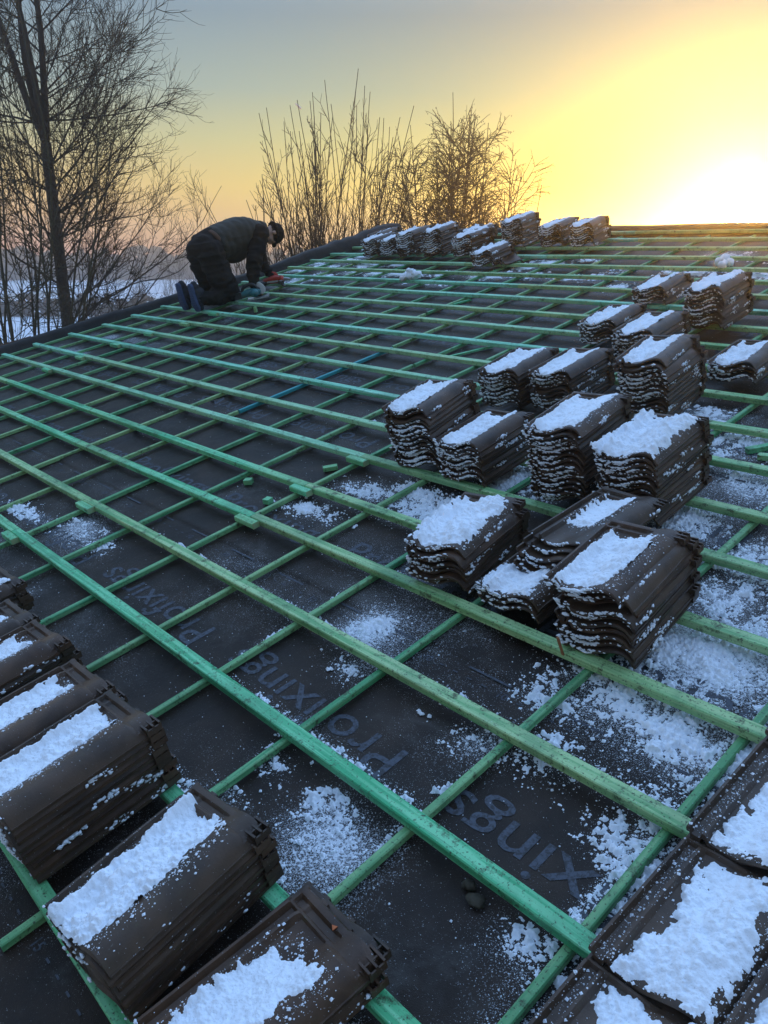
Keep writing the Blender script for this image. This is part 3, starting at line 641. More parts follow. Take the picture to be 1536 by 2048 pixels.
fr = np.zeros(len(und.data.vertices)); Uv = UU.ravel(); Vv = VV.ravel()
for (u, v, ru, rv, dn) in PATCH: fr = np.maximum(fr, dn * np.exp(-(((Uv - u) / (ru * 1.5)) ** 2 + ((Vv - v) / (rv * 1.6)) ** 2)))
fr = np.clip(fr, 0, 1.2) + .55 * np.clip((Uv + 3.2) / 2.0, 0, 1) * np.clip((fbm(Uv * 3, Vv * 3, 21) - .4) * 3, 0, 1)
for (u, v, ru, rv, dn) in [(-7.4, 2.6, .5, .12, .8), (-7.3, 3.05, .6, .12, .9), (-7.5, 3.45, .5, .10, .8), (-7.2, 2.2, .4, .1, .7), (-3.5, 1.0, .35, .12, .9), (-3.9, .7, .4, .2, .6), (-7.9, 2.0, .3, .3, .6), (-6.9, 3.85, .4, .1, .8), (-2.6, 1.3, .4, .1, .4), (-2.1, 1.62, .3, .1, .5)]: fr = np.maximum(fr, dn * np.exp(-(((Uv - u) / ru) ** 2 + ((Vv - v) / rv) ** 2)) * (.5 + fbm(Uv * 6, Vv * 6, 3)))
at = und.data.attributes.new('frost', 'FLOAT', 'POINT'); at.data.foreach_set('value', fr.astype(np.float32))

# ------------------------------------------------------------------ loose pieces
def offcut(lab, u, v, h, L_, wd, th, rz, ma='batten', nm='timber_offcut', grp=None, cat='offcut'):
    mb = MB(); mb.box(-L_ / 2, L_ / 2, -wd / 2, wd / 2, 0, th)
    o = mb.build(nm, M[ma], None, roofm(u, v, h, rz)); tag(o, lab, cat, grp); return o
offcut('small green batten offcut lying on the underlay, pale cut end', -3.22, 1.74, -.055, .04, .035, .024, .6)
offcut('small green cube offcut right of the word on the underlay', -2.94, 1.66, -.055, .035, .034, .024, .2)
offcut('green offcut on the underlay below the tall stacks', -2.96, 2.05, -.055, .07, .03, .02, .9)
offcut('small green block beside the tall leaning stack', -2.72, 2.40, -.055, .05, .035, .025, .3)
offcut('thin stick of split green batten on the far underlay', -3.56, 3.76, -.052, .30, .02, .012, 1.1)
offcut('short thin green stick left of the worker tools', -5.9, 3.55, -.052, .22, .02, .012, .9)
offcut('small pale wedge offcut beyond the middle battens', -5.3, 4.3, -.052, .10, .018, .010, 1.3)
offcut('narrow green lath lying askew far up the slope', -4.6, 4.75, -.052, .26, .02, .012, 1.2)
for (a, b, c_, d) in [('flat green offcut in the group right of the wide stack', -1.28, 3.02, .2), ('tilted green offcut in the group right of the wide stack', -1.36, 3.08, .9), ('rear green offcut in the group right of the wide stack', -1.20, 3.10, -.3), ('long green offcut in the group right of the wide stack', -1.16, 2.98, 0)]:
    offcut(a, b, c_, -.055, .10 if 'long' not in a else .16, .03, .022, d)
offcut('green offcut standing below the saw', -6.60, 4.10, -.055, .03, .02, .05, .2)
mb = MB(); mb.box(-.004, .004, -.002, .002, 0, .075, Matrix.Rotation(.25, 4, 'X')); o = mb.build('wood_splinter', M['stick'], None, roofm(-1.165, 1.462, .0, 0)); tag(o, 'orange wood splinter leaning on the large front stack', 'splinter')
for i, (u, v, r_, lab) in enumerate([(-.895, .752, .016, 'round brown mortar lump under the lowest long batten'), (-.862, .735, .020, 'flat brown mortar piece beside the round lump')]):
    V_, F_ = blobs([(0, 0, 0)], [(r_, r_ * .8, r_ * (.8 if i == 0 else .35))], True); o = link('mortar_lump', mesh('mortar_lump', V_, F_), M['stone'], None, roofm(u, v, -.045), True); tag(o, lab, 'debris', 'mortar lumps')
for i, (u, v, hh, lab) in enumerate([(-.985, .462, .072, 'larger orange clay chip on the head of the lowest stack'), (-.958, .448, .076, 'smaller orange clay chip on the head of the lowest stack')]):
    mb = MB(); mb.add([(0, 0, 0), (.012, .002, 0), (.004, .011, .001), (0, 0, .002), (.012, .002, .002), (.004, .011, .003)], [(2, 1, 0), (3, 4, 5), (0, 1, 4, 3), (1, 2, 5, 4), (2, 0, 3, 5)])
    o = mb.build('clay_chip', M['orange_clay'], None, roofm(u, v, hh, i * 1.3)); tag(o, lab, 'debris', 'clay chips')

# ------------------------------------------------------------------ the worker (roof-local coordinates; +v is the way he faces)
def fuse(mb, name, matr, parent, voxel, smooth_it=4, mw=None, fac=.5, folds=0.0):
    me = mesh('tmp', mb.V, mb.F); o = bpy.data.objects.new('tmp', me); col.objects.link(o)
    r = o.modifiers.new('r', 'REMESH'); r.mode = 'VOXEL'; r.voxel_size = voxel
    s = o.modifiers.new('s', 'SMOOTH'); s.iterations = smooth_it; s.factor = fac
    dg = bpy.context.evaluated_depsgraph_get(); nm = bpy.data.meshes.new_from_object(o.evaluated_get(dg)); bpy.data.objects.remove(o); bpy.data.meshes.remove(me)
    nm.name = name
    if folds:
        co = np.zeros(len(nm.vertices) * 3); nm.vertices.foreach_get('co', co); co = co.reshape(-1, 3); no = np.array([tuple(q.normal) for q in nm.vertices])
        a = fbm(co[:, 1] * 9 + co[:, 2] * 13, co[:, 0] * 6 + co[:, 2] * 5, 4, 3) ; b_ = 1 - np.abs(2 * fbm(co[:, 1] * 7 - co[:, 0] * 4 + 9, co[:, 2] * 16 + 3, 8, 2) - 1) * 2
        co += no * (folds * ((a - .5) + .6 * (b_ - .5)))[:, None]; nm.vertices.foreach_set('co', co.ravel()); nm.update()
    return link(name, nm, matr, parent, mw, True)
def cat(P, k=6):
    P = [np.array(p, float) for p in P]; Q = [2 * P[0] - P[1]] + P + [2 * P[-1] - P[-2]]; o = []
    for i in range(1, len(Q) - 2):
        for t in np.linspace(0, 1, k, endpoint=False):
            a, b, c, d = Q[i - 1:i + 3]; o.append(.5 * ((2 * b) + (c - a) * t + (2 * a - 5 * b + 4 * c - d) * t * t + (3 * b - a - 3 * c + d) * t ** 3))
    o.append(P[-1]); return o
def limb(mb, P, rad, k=6, n=14, wr=None):
    Q = cat(P, k); rr = np.interp(np.linspace(0, len(P) - 1, len(Q)), range(len(P)), rad)
    if wr: rr = rr * (1 + wr[0] * np.sin(np.arange(len(Q)) * wr[1]))
    mb.tube(Q, list(rr), n)
    mb.ell(Q[0], (rr[0],) * 3); mb.ell(Q[-1], (rr[-1],) * 3)
def torso(mb, secs, n=26, k=6, ridge=None):
    """secs: (u, v, h, half width in u, half thickness) along the spine"""
    Q = cat([s[:3] for s in secs], k); A = np.interp(np.linspace(0, len(secs) - 1, len(Q)), range(len(secs)), [s[3] for s in secs]); B = np.interp(np.linspace(0, len(secs) - 1, len(Q)), range(len(secs)), [s[4] for s in secs])
    V = []; F = []
    for i, q in enumerate(Q):
        t = Q[min(i + 1, len(Q) - 1)] - Q[max(i - 1, 0)]; t[0] = 0; t /= np.linalg.norm(t); nn = np.array([0, -t[2], t[1]])
        f = 1 + (ridge[0] * abs(math.sin(i * ridge[1])) if ridge else 0)
        for j in range(n):
            a = 2 * math.pi * j / n; ca, sa = math.cos(a), math.sin(a); e = .85
            V.append(q + np.array([1, 0, 0]) * A[i] * f * math.copysign(abs(ca) ** e, ca) + nn * B[i] * f * math.copysign(abs(sa) ** e, sa))
    for i in range(len(Q) - 1):
        for j in range(n): F.append((i * n + j, i * n + (j + 1) % n, (i + 1) * n + (j + 1) % n, (i + 1) * n + j))
    F.append(tuple(range(n))[::-1]); F.append(tuple((len(Q) - 1) * n + j for j in range(n)))
    mb.add(V, F)
def hand(mb, wr, mid, fd, pn, side, curl=.9, s=1.0):
    """wr wrist, fd finger direction, pn palm normal (towards palm side), side = thumb side unit"""
    wr = np.array(wr, float); fd = np.array(fd, float); fd /= np.linalg.norm(fd); pn = np.array(pn, float); pn -= fd * (pn @ fd); pn /= np.linalg.norm(pn); sd_ = np.cross(pn, fd) * side
    for k in range(4): limb(mb, [wr + sd_ * (k - 1.5) * .010, wr + fd * .05 * s + sd_ * (k - 1.5) * .018, wr + fd * .085 * s + sd_ * (k - 1.5) * .020], [.017 * s, .015 * s, .012 * s], 3, 8)
    for k, ln in enumerate((.062, .082, .090, .080)):
        b = wr + fd * .085 * s + sd_ * (k - 1.5) * .0205; P = [b]; a = 0
        for q, fr in enumerate((.45, .3, .25)):
            a += curl * (.75, .95, .6)[q]; b = b + (fd * math.cos(a) + pn * math.sin(a)) * ln * fr * s; P.append(b)
        limb(mb, P, [.0098 * s, .0092 * s, .0085 * s, .0075 * s], 3, 8)
    b = wr + fd * .02 + sd_ * .028; limb(mb, [b, b + (fd * .6 + sd_ * .7 + pn * .3) * .035, b + (fd * .9 + sd_ * .6 + pn * .7) * .058], [.013 * s, .011 * s, .009 * s], 3, 8)
pr = bpy.data.objects.new('person', None); col.objects.link(pr); pr.matrix_world = ROOF
tag(pr, 'kneeling worker in dark clothes and beanie bent over tools on the roof', 'person')
# joints
HR, HL = (-7.17, 4.13, .49), (-7.38, 4.13, .49)
KR, KL = (-7.11, 4.18, .085), (-7.42, 4.21, .085)
AR, AL = (-7.13, 3.85, .105), (-7.37, 3.85, .105)
SR, SL = (-7.10, 4.66, .55), (-7.44, 4.70, .53)
ER, EL = (-7.01, 4.46, .31), (-7.47, 4.83, .28)
WR, WL = (-6.97, 4.37, .135), (-7.38, 4.86, .105)
HD = np.array([-7.26, 4.90, .50])
# body: torso, neck, head with face, arms, hands, legs fused into one skin
b = MB()
torso(b, [(-7.275, 4.06, .50, .13, .09), (-7.275, 4.16, .55, .155, .12), (-7.275, 4.35, .60, .14, .11), (-7.275, 4.56, .60, .165, .115), (-7.27, 4.70, .57, .16, .09), (-7.27, 4.76, .555, .08, .07)])
limb(b, [(-7.27, 4.72, .56), (-7.265, 4.80, .54), (-7.26, 4.86, .515)], [.07, .058, .056])
# head: crown points forward and slightly down, face points down
cr_ = Vector((0.06, .93, -.30)).normalized(); fc = Vector((0.10, -.30, -.95)).normalized(); fc = (fc - cr_ * fc.dot(cr_)).normalized(); sx_ = cr_.cross(fc)
HM = Matrix((sx_, fc, cr_)).transposed()
hp = lambda x, y, zz: tuple(Vector(HD) + HM @ Vector((x, y, zz)))
b.ell(hp(0, -.008, .035), (.076, .096, .088), HM); b.ell(hp(0, .028, -.035), (.058, .062, .078), HM)
b.ell(hp(0, .088, -.012), (.013, .020, .026), HM); b.ell(hp(0, .083, -.062), (.026, .010, .008), HM); b.ell(hp(0, .078, -.098), (.024, .018, .016), HM)
b.ell(hp(0, .080, .022), (.052, .014, .010), HM)
for s in (-1, 1):
    b.ell(hp(s * .031, .080, .004), (.013, .009, .008), HM); b.ell(hp(s * .078, -.005, -.005), (.010, .020, .032), HM); b.ell(hp(s * .044, .055, -.030), (.022, .022, .024), HM)
for (S_, E_, W_) in ((SR, ER, WR), (SL, EL, WL)): limb(b, [S_, E_, W_], [.052, .040, .027])
for (H_, K_, A_) in ((HR, KR, AR), (HL, KL, AL)):
    limb(b, [H_, tuple((np.array(H_) + K_) / 2), K_], [.088, .075, .056]); limb(b, [K_, tuple((np.array(K_) * .6 + np.array(A_) * .4)), A_], [.055, .052, .036])
    limb(b, [A_, (A_[0], A_[1] - .02, .07)], [.034, .030])
hand(b, WR, None, (.05, .12, -1), (0, 1, .1), 1, 1.0); hand(b, WL, None, (.55, .25, -.5), (-.2, .3, -.9), -1, .8)
fuse(b, 'body', M['skin'], pr, .0055, 2)
# trousers
b = MB()
torso(b, [(-7.275, 4.01, .46, .10, .07), (-7.275, 4.05, .50, .165, .12), (-7.275, 4.13, .53, .185, .155), (-7.275, 4.22, .555, .175, .140), (-7.275, 4.32, .565, .165, .125)])
for (H_, K_, A_) in ((HR, KR, AR), (HL, KL, AL)):
    mid = tuple((np.array(H_) + K_) / 2 + np.array((0, -.035, 0)))
    limb(b, [(H_[0], H_[1] - .02, H_[2]), mid, (K_[0], K_[1] - .03, K_[2] + .04), K_], [.135, .122, .112, .092], 8, 16, (.035, 1.7))
    limb(b, [K_, tuple(np.array(K_) * .6 + np.array(A_) * .4), (A_[0], A_[1] + .03, A_[2] + .01)], [.082, .092, .070], 10, 16, (.05, 1.9))
    b.ell((K_[0], K_[1] + .02, K_[2] + .02), (.075, .06, .075)); b.ell((H_[0] + (.09 if H_ is HR else -.09), H_[1] + .0, .30), (.05, .07, .085))
tr = fuse(b, 'trousers', M['trouser_black'], pr, .009, 3, folds=.028)
# jumper: torso and sleeves
b = MB()
torso(b, [(-7.275, 4.24, .555, .165, .12), (-7.275, 4.40, .57, .165, .125), (-7.275, 4.56, .575, .185, .125), (-7.27, 4.70, .56, .18, .11), (-7.27, 4.77, .56, .10, .085)])
for (S_, E_, W_) in ((SR, ER, WR), (SL, EL, WL)):
    s0 = np.array(S_) * .75 + np.array((-7.27, 4.62, .56)) * .25
    limb(b, [tuple(s0), S_, tuple((np.array(S_) + E_) / 2), E_, tuple((np.array(E_) + W_) / 2), W_], [.092, .096, .086, .078, .066, .044], 7, 16, (.04, 1.6))
limb(b, [(-7.27, 4.73, .565), (-7.265, 4.80, .545)], [.085, .072])
fuse(b, 'jumper', M['jumper'], pr, .009, 3, folds=.022)
# quilted vest
b = MB()
torso(b, [(-7.275, 4.21, .540, .190, .155), (-7.275, 4.34, .555, .195, .166), (-7.275, 4.50, .568, .205, .170), (-7.273, 4.62, .568, .200, .155), (-7.27, 4.71, .565, .165, .118), (-7.27, 4.775, .572, .095, .090)], 40, 12, (.035, .52))
b.ell((-7.275, 4.42, .455), (.15, .18, .14))
fuse(b, 'padded_vest', M['vest'], pr, .0085, 1, folds=.010)
b = MB(); torso(b, [(-7.275, 4.195, .545, .184, .148), (-7.275, 4.225, .553, .185, .149)], 30, 3); b.build('belt', M['belt'], pr, smooth=True)
# beanie
b = MB(); b.ell(hp(0, -.012, .052), (.090, .106, .094), HM, 22, 14)
for t in np.linspace(0, 2 * math.pi, 22, endpoint=False):
    q = hp(.085 * math.cos(t), -.012 + .103 * math.sin(t), .022 + .012 * math.sin(t)); b.ell(q, (.014, .014, .019), HM, 8, 6)
b.ell(hp(0, .098, .036), (.05, .035, .010), HM)
fuse(b, 'beanie', M['beanie'], pr, .006, 2)
b = MB(); torso(b, [(-7.265, 4.765, .575, .092, .085), (-7.262, 4.815, .557, .078, .078)], 24, 4); b.build('collar', M['vest'], pr, smooth=True)
# shoes with the soles turned to the camera
for (A_, sdx) in ((AR, 1), (AL, -1)):
    b = MB(); c0 = Vector((A_[0], A_[1] - .075, 0))
    for (hh, wd, th) in ((.018, .036, .034), (.05, .046, .036), (.09, .047, .04), (.13, .038, .045), (.18, .036, .05), (.225, .036, .05), (.25, .028, .035)):
        b.ell((A_[0], A_[1] - .035 + (.012 if hh < .1 else 0), hh + .012), (wd, th, .03))
    b.ell((A_[0], A_[1] + .0, .17), (.042, .06, .055))
    sh = fuse(b, 'shoe', M['shoe'], pr, .008, 3)
    prof_ = [(.0, .022), (.012, .036), (.04, .047), (.08, .050), (.12, .042), (.165, .035), (.21, .038), (.245, .035), (.268, .022)]
    b = MB(); pts = []
    for zz, ww in prof_: pts.append((A_[0] + ww, zz + .005))
    for zz, ww in prof_[::-1]: pts.append((A_[0] - ww, zz + .005))
    n_ = len(pts); y0, y1 = A_[1] - .085, A_[1] - .060
    yy = lambda zz, y: y + (.012 if zz < .05 else 0) + .05 * max(0, .06 - zz)
    b.add([(x, yy(zz, y0), zz) for x, zz in pts] + [(x, yy(zz, y1), zz) for x, zz in pts], [tuple(range(n_)), tuple(range(2 * n_ - 1, n_ - 1, -1))] + [(i, n_ + i, n_ + (i + 1) % n_, (i + 1) % n_) for i in range(n_)])
    for k in range(15):
        zz = .02 + k * .0165; ww = np.interp(zz, [p_[0] for p_ in prof_], [p_[1] for p_ in prof_]) * .85
        for s in (-1, 1): b.box(A_[0] + (.003 if s > 0 else -ww), A_[0] + (ww if s > 0 else -.003), yy(zz, y0) - .004, yy(zz, y0) + .001, zz + .005, zz + .013)
    b.build('sole', M['sole'], sh)
b = MB(); hand(b, WL, None, (.55, .25, -.5), (-.2, .3, -.9), -1, .8, 1.18); limb(b, [tuple(np.array(WL) + (-.02, -.005, .035)), WL], [.037, .033])
fuse(b, 'glove', M['red_glove'], pr, .005, 2)
b = MB(); hand(b, WR, None, (.05, .12, -1), (0, 1, .1), 1, 1.0, 1.15); limb(b, [tuple(np.array(WR) + (0, .01, .03)), WR], [.034, .033])
gl = fuse(b, 'glove', M['black_plastic'], pr, .005, 2)

# ------------------------------------------------------------------ tools
saw = bpy.data.objects.new('circular_saw', None); col.objects.link(saw); saw.matrix_world = roofm(-6.93, 4.34, .0, R(52)); tag(saw, 'teal and black cordless saw held under the near hand of the worker', 'power saw')
b = MB(); limb(b, [(-.12, 0, .055), (-.04, 0, .065), (.03, 0, .060)], [.032, .040, .036]); b.ell((.0, -.055, .06), (.042, .045, .042)); fuse(b, 'motor_housing', M['teal_tool'], saw, .006, 2)
b = MB(); limb(b, [(-.13, 0, .07), (-.09, 0, .125), (-.01, 0, .135), (.045, 0, .085)], [.016, .017, .018, .018]); fuse(b, 'handle', M['black_plastic'], saw, .005, 2)
b = MB(); b.box(-.20, -.13, -.04, .04, .02, .085); b.box(-.205, -.198, -.03, .03, .03, .075); b.build('battery', M['black_plastic'], saw)
b = MB(); b.box(-.08, .13, -.075, .06, .001, .005); b.box(-.08, .13, -.078, -.074, .001, .012); b.box(.11, .135, -.075, .06, .001, .016); b.build('base_plate', M['grey_metal'], saw)
b = MB(); V_ = []; n_ = 26
for y in (.045, .062):
    V_ += [(0.03 + .078 * math.cos(2 * math.pi * k / n_), y, .062 + .078 * math.sin(2 * math.pi * k / n_) * (1 if k < n_ / 2 else .6)) for k in range(n_)]
b.add(V_, [tuple(range(n_)), tuple(range(2 * n_ - 1, n_ - 1, -1))] + [(i, n_ + i, n_ + (i + 1) % n_, (i + 1) % n_) for i in range(n_)]); b.build('blade_guard', M['white_plastic'], saw)
gun = bpy.data.objects.new('nail_gun', None); col.objects.link(gun); gun.matrix_world = roofm(-7.20, 4.78, .0, R(35)); tag(gun, 'red nail gun with a black slanted magazine under the red glove', 'nail gun')
b = MB(); limb(b, [(-.10, 0, .055), (.0, 0, .065), (.07, 0, .06)], [.032, .040, .036]); b.ell((.08, 0, .06), (.03, .042, .042)); fuse(b, 'housing', M['red'], gun, .006, 2)
b = MB(); limb(b, [(.02, 0, .08), (-.03, .0, .05), (-.13, -.06, .04)], [.018, .018, .02]); b.box(-.17, -.10, -.10, -.04, .01, .07); fuse(b, 'handle', M['black_plastic'], gun, .006, 2)
b = MB(); b.box(-.13, .13, -.018, .018, -.018, .018, Matrix.Translation((.10, -.10, .05)) @ Matrix.Rotation(R(-62), 4, 'Z') @ Matrix.Rotation(R(-6), 4, 'Y')); b.box(-.13, .13, .004, .03, -.03, -.022, Matrix.Translation((.10, -.10, .05)) @ Matrix.Rotation(R(-62), 4, 'Z')); b.build('magazine', M['black_plastic'], gun)
b = MB(); b.tube([(.09, 0, .06), (.15, 0, .055), (.175, 0, .05)], [.02, .016, .010], 10); b.build('nose', M['grey_metal'], gun)
b = MB(); b.box(-.07, .05, -.0425, -.0395, .045, .062); b.build('side_panel', M['white_plastic'], gun)

# ------------------------------------------------------------------ trees
class TreeB:
    def __init__(s): s.P = []; s.R = []
    def strand(s, P, r0, r1):
        s.P.append(np.array(P)); s.R.append(np.linspace(r0, r1, len(P)))
    def mesh(s, name, sides=3):
        V = []; F = []; off = 0
        an = np.arange(sides) * 2 * math.pi / sides
        for P, Rr in zip(s.P, s.R):
            t = np.gradient(P, axis=0); t /= np.linalg.norm(t, axis=1)[:, None] + 1e-9
            ref = np.array([.3, .5, .8]) if abs(t[0][2]) < .9 else np.array([1, .2, 0]); a = np.cross(t, ref); a /= np.linalg.norm(a, axis=1)[:, None] + 1e-9; b_ = np.cross(t, a)
            q = P[:, None, :] + (a[:, None, :] * np.cos(an)[None, :, None] + b_[:, None, :] * np.sin(an)[None, :, None]) * Rr[:, None, None]
            V.append(q.reshape(-1, 3)); n_ = len(P)
            i = np.arange(n_ - 1)[:, None] * sides; k = np.arange(sides)[None, :]; k2 = (k + 1) % sides
            F.append(np.stack([i + k, i + k2, i + sides + k2, i + sides + k], -1).reshape(-1, 4) + off); off += n_ * sides
        return mesh(name, np.concatenate(V), np.concatenate(F))
def walk(r, p, d, ln, seg, wob, trop, tv=(0, 0, 1)):
    tv = np.array(tv) * 1.0
    n_ = max(2, int(round(ln / seg))); P = [np.array(p, float)]; d = np.array(d, float); d /= np.linalg.norm(d); D = [d]
    for i in range(n_):
        tr_ = trop(i / n_) if callable(trop) else trop
        d = d + r.normal(0, wob, 3) + np.array(tv) * tr_; d /= np.linalg.norm(d); P.append(P[-1] + d * ln / n_); D.append(d)
    return P, D
def side_dir(r, d, ang, bias=None):
    a = r.normal(0, 1, 3)
    if bias is not None: a = a + bias
    a -= d * (a @ d); a /= np.linalg.norm(a); return d * math.cos(ang) + a * math.sin(ang)
def bare_tree(name, label, base, lean, H, r0, seed, spec, barkm, twigm, grp='bare trees around the roof', fork=None, env=None):
    r = np.random.default_rng(seed)
    root = bpy.data.objects.new(name, None); col.objects.link(root); root.location = base; tag(root, label, 'tree', grp)
    T1 = TreeB(); T2 = TreeB(); T3 = TreeB()
    leaders = []
    P, D = walk(r, (0, 0, 0), lean, H * spec['trunk'], .35, .010, .004)
    T1.strand(P, r0, r0 * .68); leaders.append((P, D, r0, r0 * .68))
    for k in range(spec['lead']):
        dd = side_dir(r, D[-1], spec['lead_ang'] * r.uniform(.6, 1.2)); P2, D2 = walk(r, P[-1], dd, H * (1 - spec['trunk']) * r.uniform(.8, 1.05), .3, .05, .07)
        T1.strand(P2, r0 * .50, r0 * .05); leaders.append((P2, D2, r0 * .50, r0 * .05))
    for li, (P, D, ra, rb) in enumerate(leaders):
        nlb = spec['n1'] if li else spec['n0']
        for q in range(nlb):
            f = r.uniform(spec['start'] if li == 0 else .05, 1.0); i = min(len(P) - 1, int(f * (len(P) - 1))); rr = (ra + (rb - ra) * f)
            z_ = P[i][2] / H; ln = spec['l1'] * (1.15 - .75 * z_) * r.uniform(.7, 1.15)
            d1 = side_dir(r, D[i], spec['a1'] * r.uniform(.7, 1.2), spec.get('bias'))
            Pa, Da = walk(r, P[i], d1, ln, .16, .07, spec['t1']); r1 = min(rr * .45, .007 + .013 * ln / spec['l1'])
            T2.strand(Pa, r1, .0035)
            for q2 in range(spec['n2']):
                f2 = r.uniform(.12, 1); j = min(len(Pa) - 1, int(f2 * (len(Pa) - 1))); l2 = spec['l2'] * (1.1 - .6 * f2) * r.uniform(.6, 1.2)
                Pb, Db = walk(r, Pa[j], side_dir(r, Da[j], spec['a2'] * r.uniform(.6, 1.3)), l2, .10, .10, spec['t2']); T2.strand(Pb, .0055, .0026)
                for q3 in range(spec['n3']):
                    f3 = r.uniform(.15, 1); k3 = min(len(Pb) - 1, int(f3 * (len(Pb) - 1))); l3 = spec['l3'] * r.uniform(.5, 1.2)
                    Pc, Dc = walk(r, Pb[k3], side_dir(r, Db[k3], .6 * r.uniform(.6, 1.3)), l3, .08, .12, spec['t3']); T3.strand(Pc, .0032, .0018)
                    if spec.get('n4'):
                        for q4 in range(spec['n4']): 
                            k4 = int(r.integers(1, len(Pc))); Pd, Dd = walk(r, Pc[k4], side_dir(r, Dc[k4], .7), l3 * .45, .06, .12, spec['t3']); T3.strand(Pd, .0024, .0016)
    tk = link('trunk', T1.mesh('trunk', 10), barkm, root, None, True); link('limbs', T2.mesh('limbs', 4), barkm, root); link('twigs', T3.mesh('twigs', 3), twigm, root)
    return root
big_spec = dict(trunk=.60, lead=4, lead_ang=.33, n0=36, n1=16, start=.40, l1=3.5, a1=1.12, t1=lambda f: -.002 + .06 * f, n2=12, l2=1.0, a2=.75, t2=.045, n3=7, l3=.36, t3=.10, n4=1, bias=np.array([.35, .4, .0]))
bare_tree('bare_tree', 'tall bare tree with a thick straight trunk beside the verge', (-13.10, 4.62, GZ), (.018, .020, 1), 11.6, .115, 5, big_spec, M['bark'], M['twig'])
th_spec = dict(trunk=.22, lead=5, lead_ang=.20, n0=2, n1=8, start=.5, l1=1.5, a1=.85, t1=.04, n2=5, l2=.65, a2=.7, t2=.05, n3=4, l3=.28, t3=.08)
for i, (x, y, h, lab) in enumerate([(-11.2, 3.15, 10.0, 'slender olive stemmed tree at the left edge of the view'), (-10.3, 2.75, 8.6, 'many stemmed bare tree nearest the verge at far left'), (-12.2, 3.25, 9.5, 'bare thin tree between the thick trunk and the left edge'),
                                  (-11.6, 3.85, 6.2, 'low spreading bare tree under the thick trunk')]):
    bare_tree('bare_tree', lab, (x, y, GZ), (.05 + .03 * i, .06 + .02 * i, 1), h, .045, 20 + i, th_spec, M['bark_olive'], M['twig'])
# many stemmed upright shrub tree behind the verge
def fan_tree(label, base, seed, nst, H, spread, barkm, axis, pods=False, droop=0.0, sub=8, l1=1.3, wobble=.035, prof=None, grp='bare trees beyond the ridge'):
    r = np.random.default_rng(seed); root = bpy.data.objects.new('bare_tree', None); col.objects.link(root); root.location = base; tag(root, label, 'tree', grp)
    T1 = TreeB(); T2 = TreeB(); T3 = TreeB(); tips = []
    ax = np.array(axis)
    for k in range(nst):
        s = (k + .5 + r.uniform(-.5, .5)) / nst * 2 - 1; dd = ax * s * spread + np.array([-ax[1], ax[0], 0]) * r.uniform(-.3, .3) * spread + np.array([0, 0, 1])
        hh = H * (1 - (.42 if prof is None else prof) * abs(s) ** 1.5) * r.uniform(.82, 1.03)
        P, D = walk(r, (r.normal(0, .25), r.normal(0, .25), 0), dd, hh, .3, wobble * .5, .007 if not droop else .004)
        T1.strand(P, (.019 if not droop else .036) * r.uniform(.6, 1.1), .007)
        for q in range(sub):
            f = r.uniform(.2, .93); i = int(f * (len(P) - 1)); ln = l1 * ((1.15 - f) if not droop else (1.0 - .55 * f)) * r.uniform(.5, 1.2)
            Pa, Da = walk(r, P[i], side_dir(r, D[i], (.5 if not droop else .85) * r.uniform(.7, 1.2)), ln, .15, .05 if not droop else .09, .07 if not droop else .0); T2.strand(Pa, .0085 if not droop else .012, .005)
            for q2 in range(4 if not droop else 8):
                j = int(r.integers(1, len(Pa))); Pb, Db = walk(r, Pa[j], side_dir(r, Da[j], .55 * r.uniform(.7, 1.3)), ln * .45, .10, .08, .06 if not droop else -.10); T3.strand(Pb, .0055 if not droop else .008, .004)
                if pods:
                    for q3 in range(2): tips.append(Pb[int(r.integers(1, len(Pb)))] + r.normal(0, .02, 3) - np.array([0, 0, .02]))
    link('trunk', T1.mesh('trunk', 6), barkm, root, None, True); link('branches', T2.mesh('branches', 4), barkm, root); link('twigs', T3.mesh('twigs', 3), M['twig_gold'], root)
    if pods:
        V_, F_ = blobs(tips, [(.008, .008, .018 * random.uniform(.6, 1.3)) for _ in tips], False); link('seed_clusters', mesh('seed_clusters', V_, F_), M['twig_gold'], root)
    return root
axis = (.742, .670, 0); axis = (.6704, .7419, 0)
fan_tree('bare tree of long straight upright shoots behind the verge', (-15.60, 12.25, GZ), 31, 64, 9.3, .29, M['twig'], axis, sub=16, l1=1.9, prof=.24)
fan_tree('low bare thicket behind the worker, left of the upright shoots', (-16.4, 11.2, GZ), 36, 44, 7.2, .22, M['twig'], axis, sub=12, l1=1.4)
fan_tree('twiggy bare tree dotted with seed clusters behind the ridge stacks', (-15.0, 15.6, GZ), 38, 16, 9.9, .15, M['twig_gold'], axis, pods=True, droop=1, sub=52, l1=1.7, wobble=.02, prof=.24)
fan_tree('small bare tree low on the right of the seed cluster tree', (-14.0, 16.6, GZ), 35, 16, 7.9, .17, M['twig_gold'], axis, pods=True, droop=1, sub=11, l1=1.6, prof=.3)
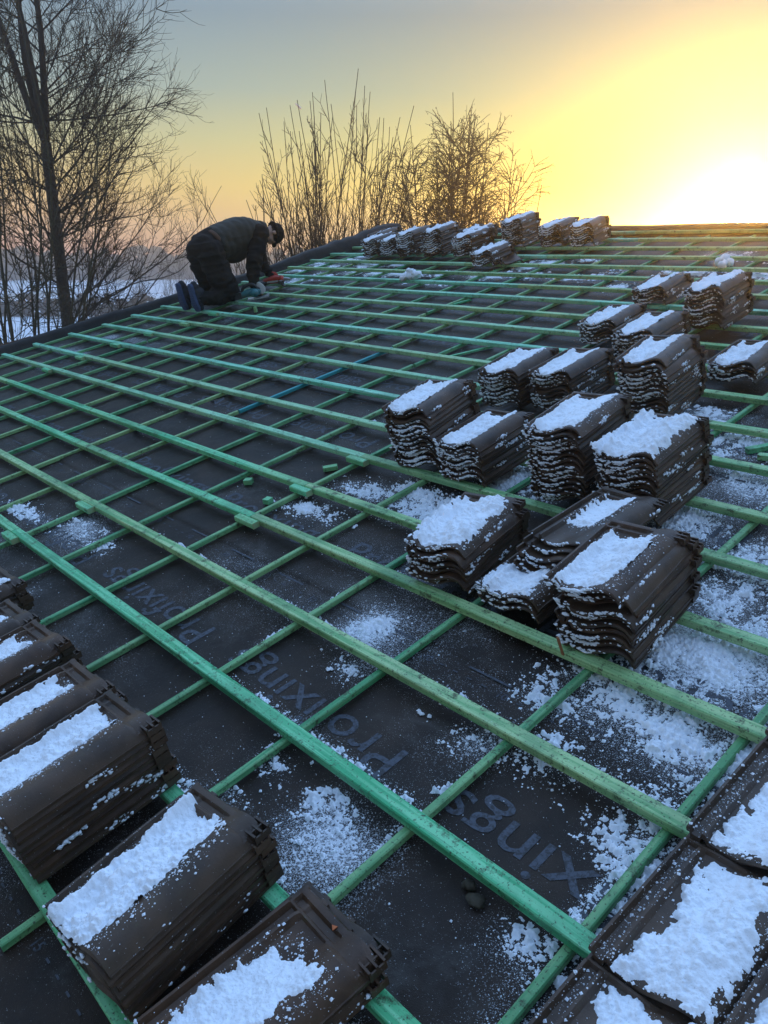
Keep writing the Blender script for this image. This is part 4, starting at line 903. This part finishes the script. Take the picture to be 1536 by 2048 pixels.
# far trees in the haze
for i, (x, y, h) in enumerate([(-52.9, 27.9, 6.6), (-52.4, 30.3, 6.9), (-55.0, 26.0, 4.2), (-56, 33.5, 5.0)]):
    fan_tree(['hazy far bare tree left of the worker', 'hazy far bare tree just behind the worker back', 'low hazy far bush left of the far trees', 'hazy far bush behind the worker legs'][i], (x, y, GZ), 50 + i, 16, h, .35, M['hedge'], axis, sub=9, l1=1.6, grp='far trees in the field')
r = np.random.default_rng(77)
def hedge(lab, x0, y0, x1, y1, h, w_, nb):
    C = []; S = []
    for k in range(nb):
        t = r.random(); C.append((x0 + (x1 - x0) * t + r.normal(0, w_), y0 + (y1 - y0) * t + r.normal(0, w_), GZ + abs(r.normal(h * .45, h * .25)))); s = h * r.uniform(.08, .25); S.append((s * 1.4, s * 1.4, s))
    V_, F_ = blobs(C, S); o = link('hedgerow', mesh('hedgerow', V_, F_), M['hedge']); tag(o, lab, 'hedge')
hedge('low dark hedge line across the middle of the snowy field', -78, 18, -62, 44, 1.4, .6, 700)
hedge('distant wooded hedge line on the horizon left of the worker', -178, 15, -140, 120, 5, 2.5, 1600)
hedge('faint nearer row of snowy scrub in the field', -44, 12, -47, 26, .7, .8, 300)
b = MB(); b.tube([(0, 0, 0), (0, 0, .8), (.01, 0, 1.15)], [.045, .042, .035], 8); o = b.build('fence_post', M['bark_olive'], None, Matrix.Translation((-22.78, 9.98, GZ)), True); tag(o, 'short grey fence post standing in the snowy field', 'fence post')
# contrail
b = MB(); d0 = Vector((-.7965, .5852, .1575)); d1 = Vector((-.7925, .5902, .1520)); b.tube([d0 * 4000, (d0 * .5 + d1 * .5) * 4000, d1 * 4000], [1.5, 5.0, 3.6], 8)
o = b.build('contrail', M['contrail']); tag(o, 'tiny white streak of an aircraft trail in the sky', 'contrail')

# ------------------------------------------------------------------ air
hz = MB(); hz.box(-215, 215, -215, 215, GZ - 1.2, 8.6)
mm = bpy.data.materials.new('haze_air'); mm.use_nodes = True; nt = mm.node_tree; nt.nodes.clear()
o_ = N('ShaderNodeOutputMaterial'); pv = N('ShaderNodeVolumePrincipled'); pv.inputs['Color'].default_value = (.93, .92, .93, 1); pv.inputs['Density'].default_value = .0048; pv.inputs['Anisotropy'].default_value = .90
L(pv.outputs[0], o_.inputs['Volume'])
o = hz.build('haze', mm); tag(o, 'pale morning mist over the snowy fields', 'haze', kind='stuff')
for o in list(col.objects):
    if o.parent is None and 'label' in o and 'kind' not in o: o['kind'] = 'thing'
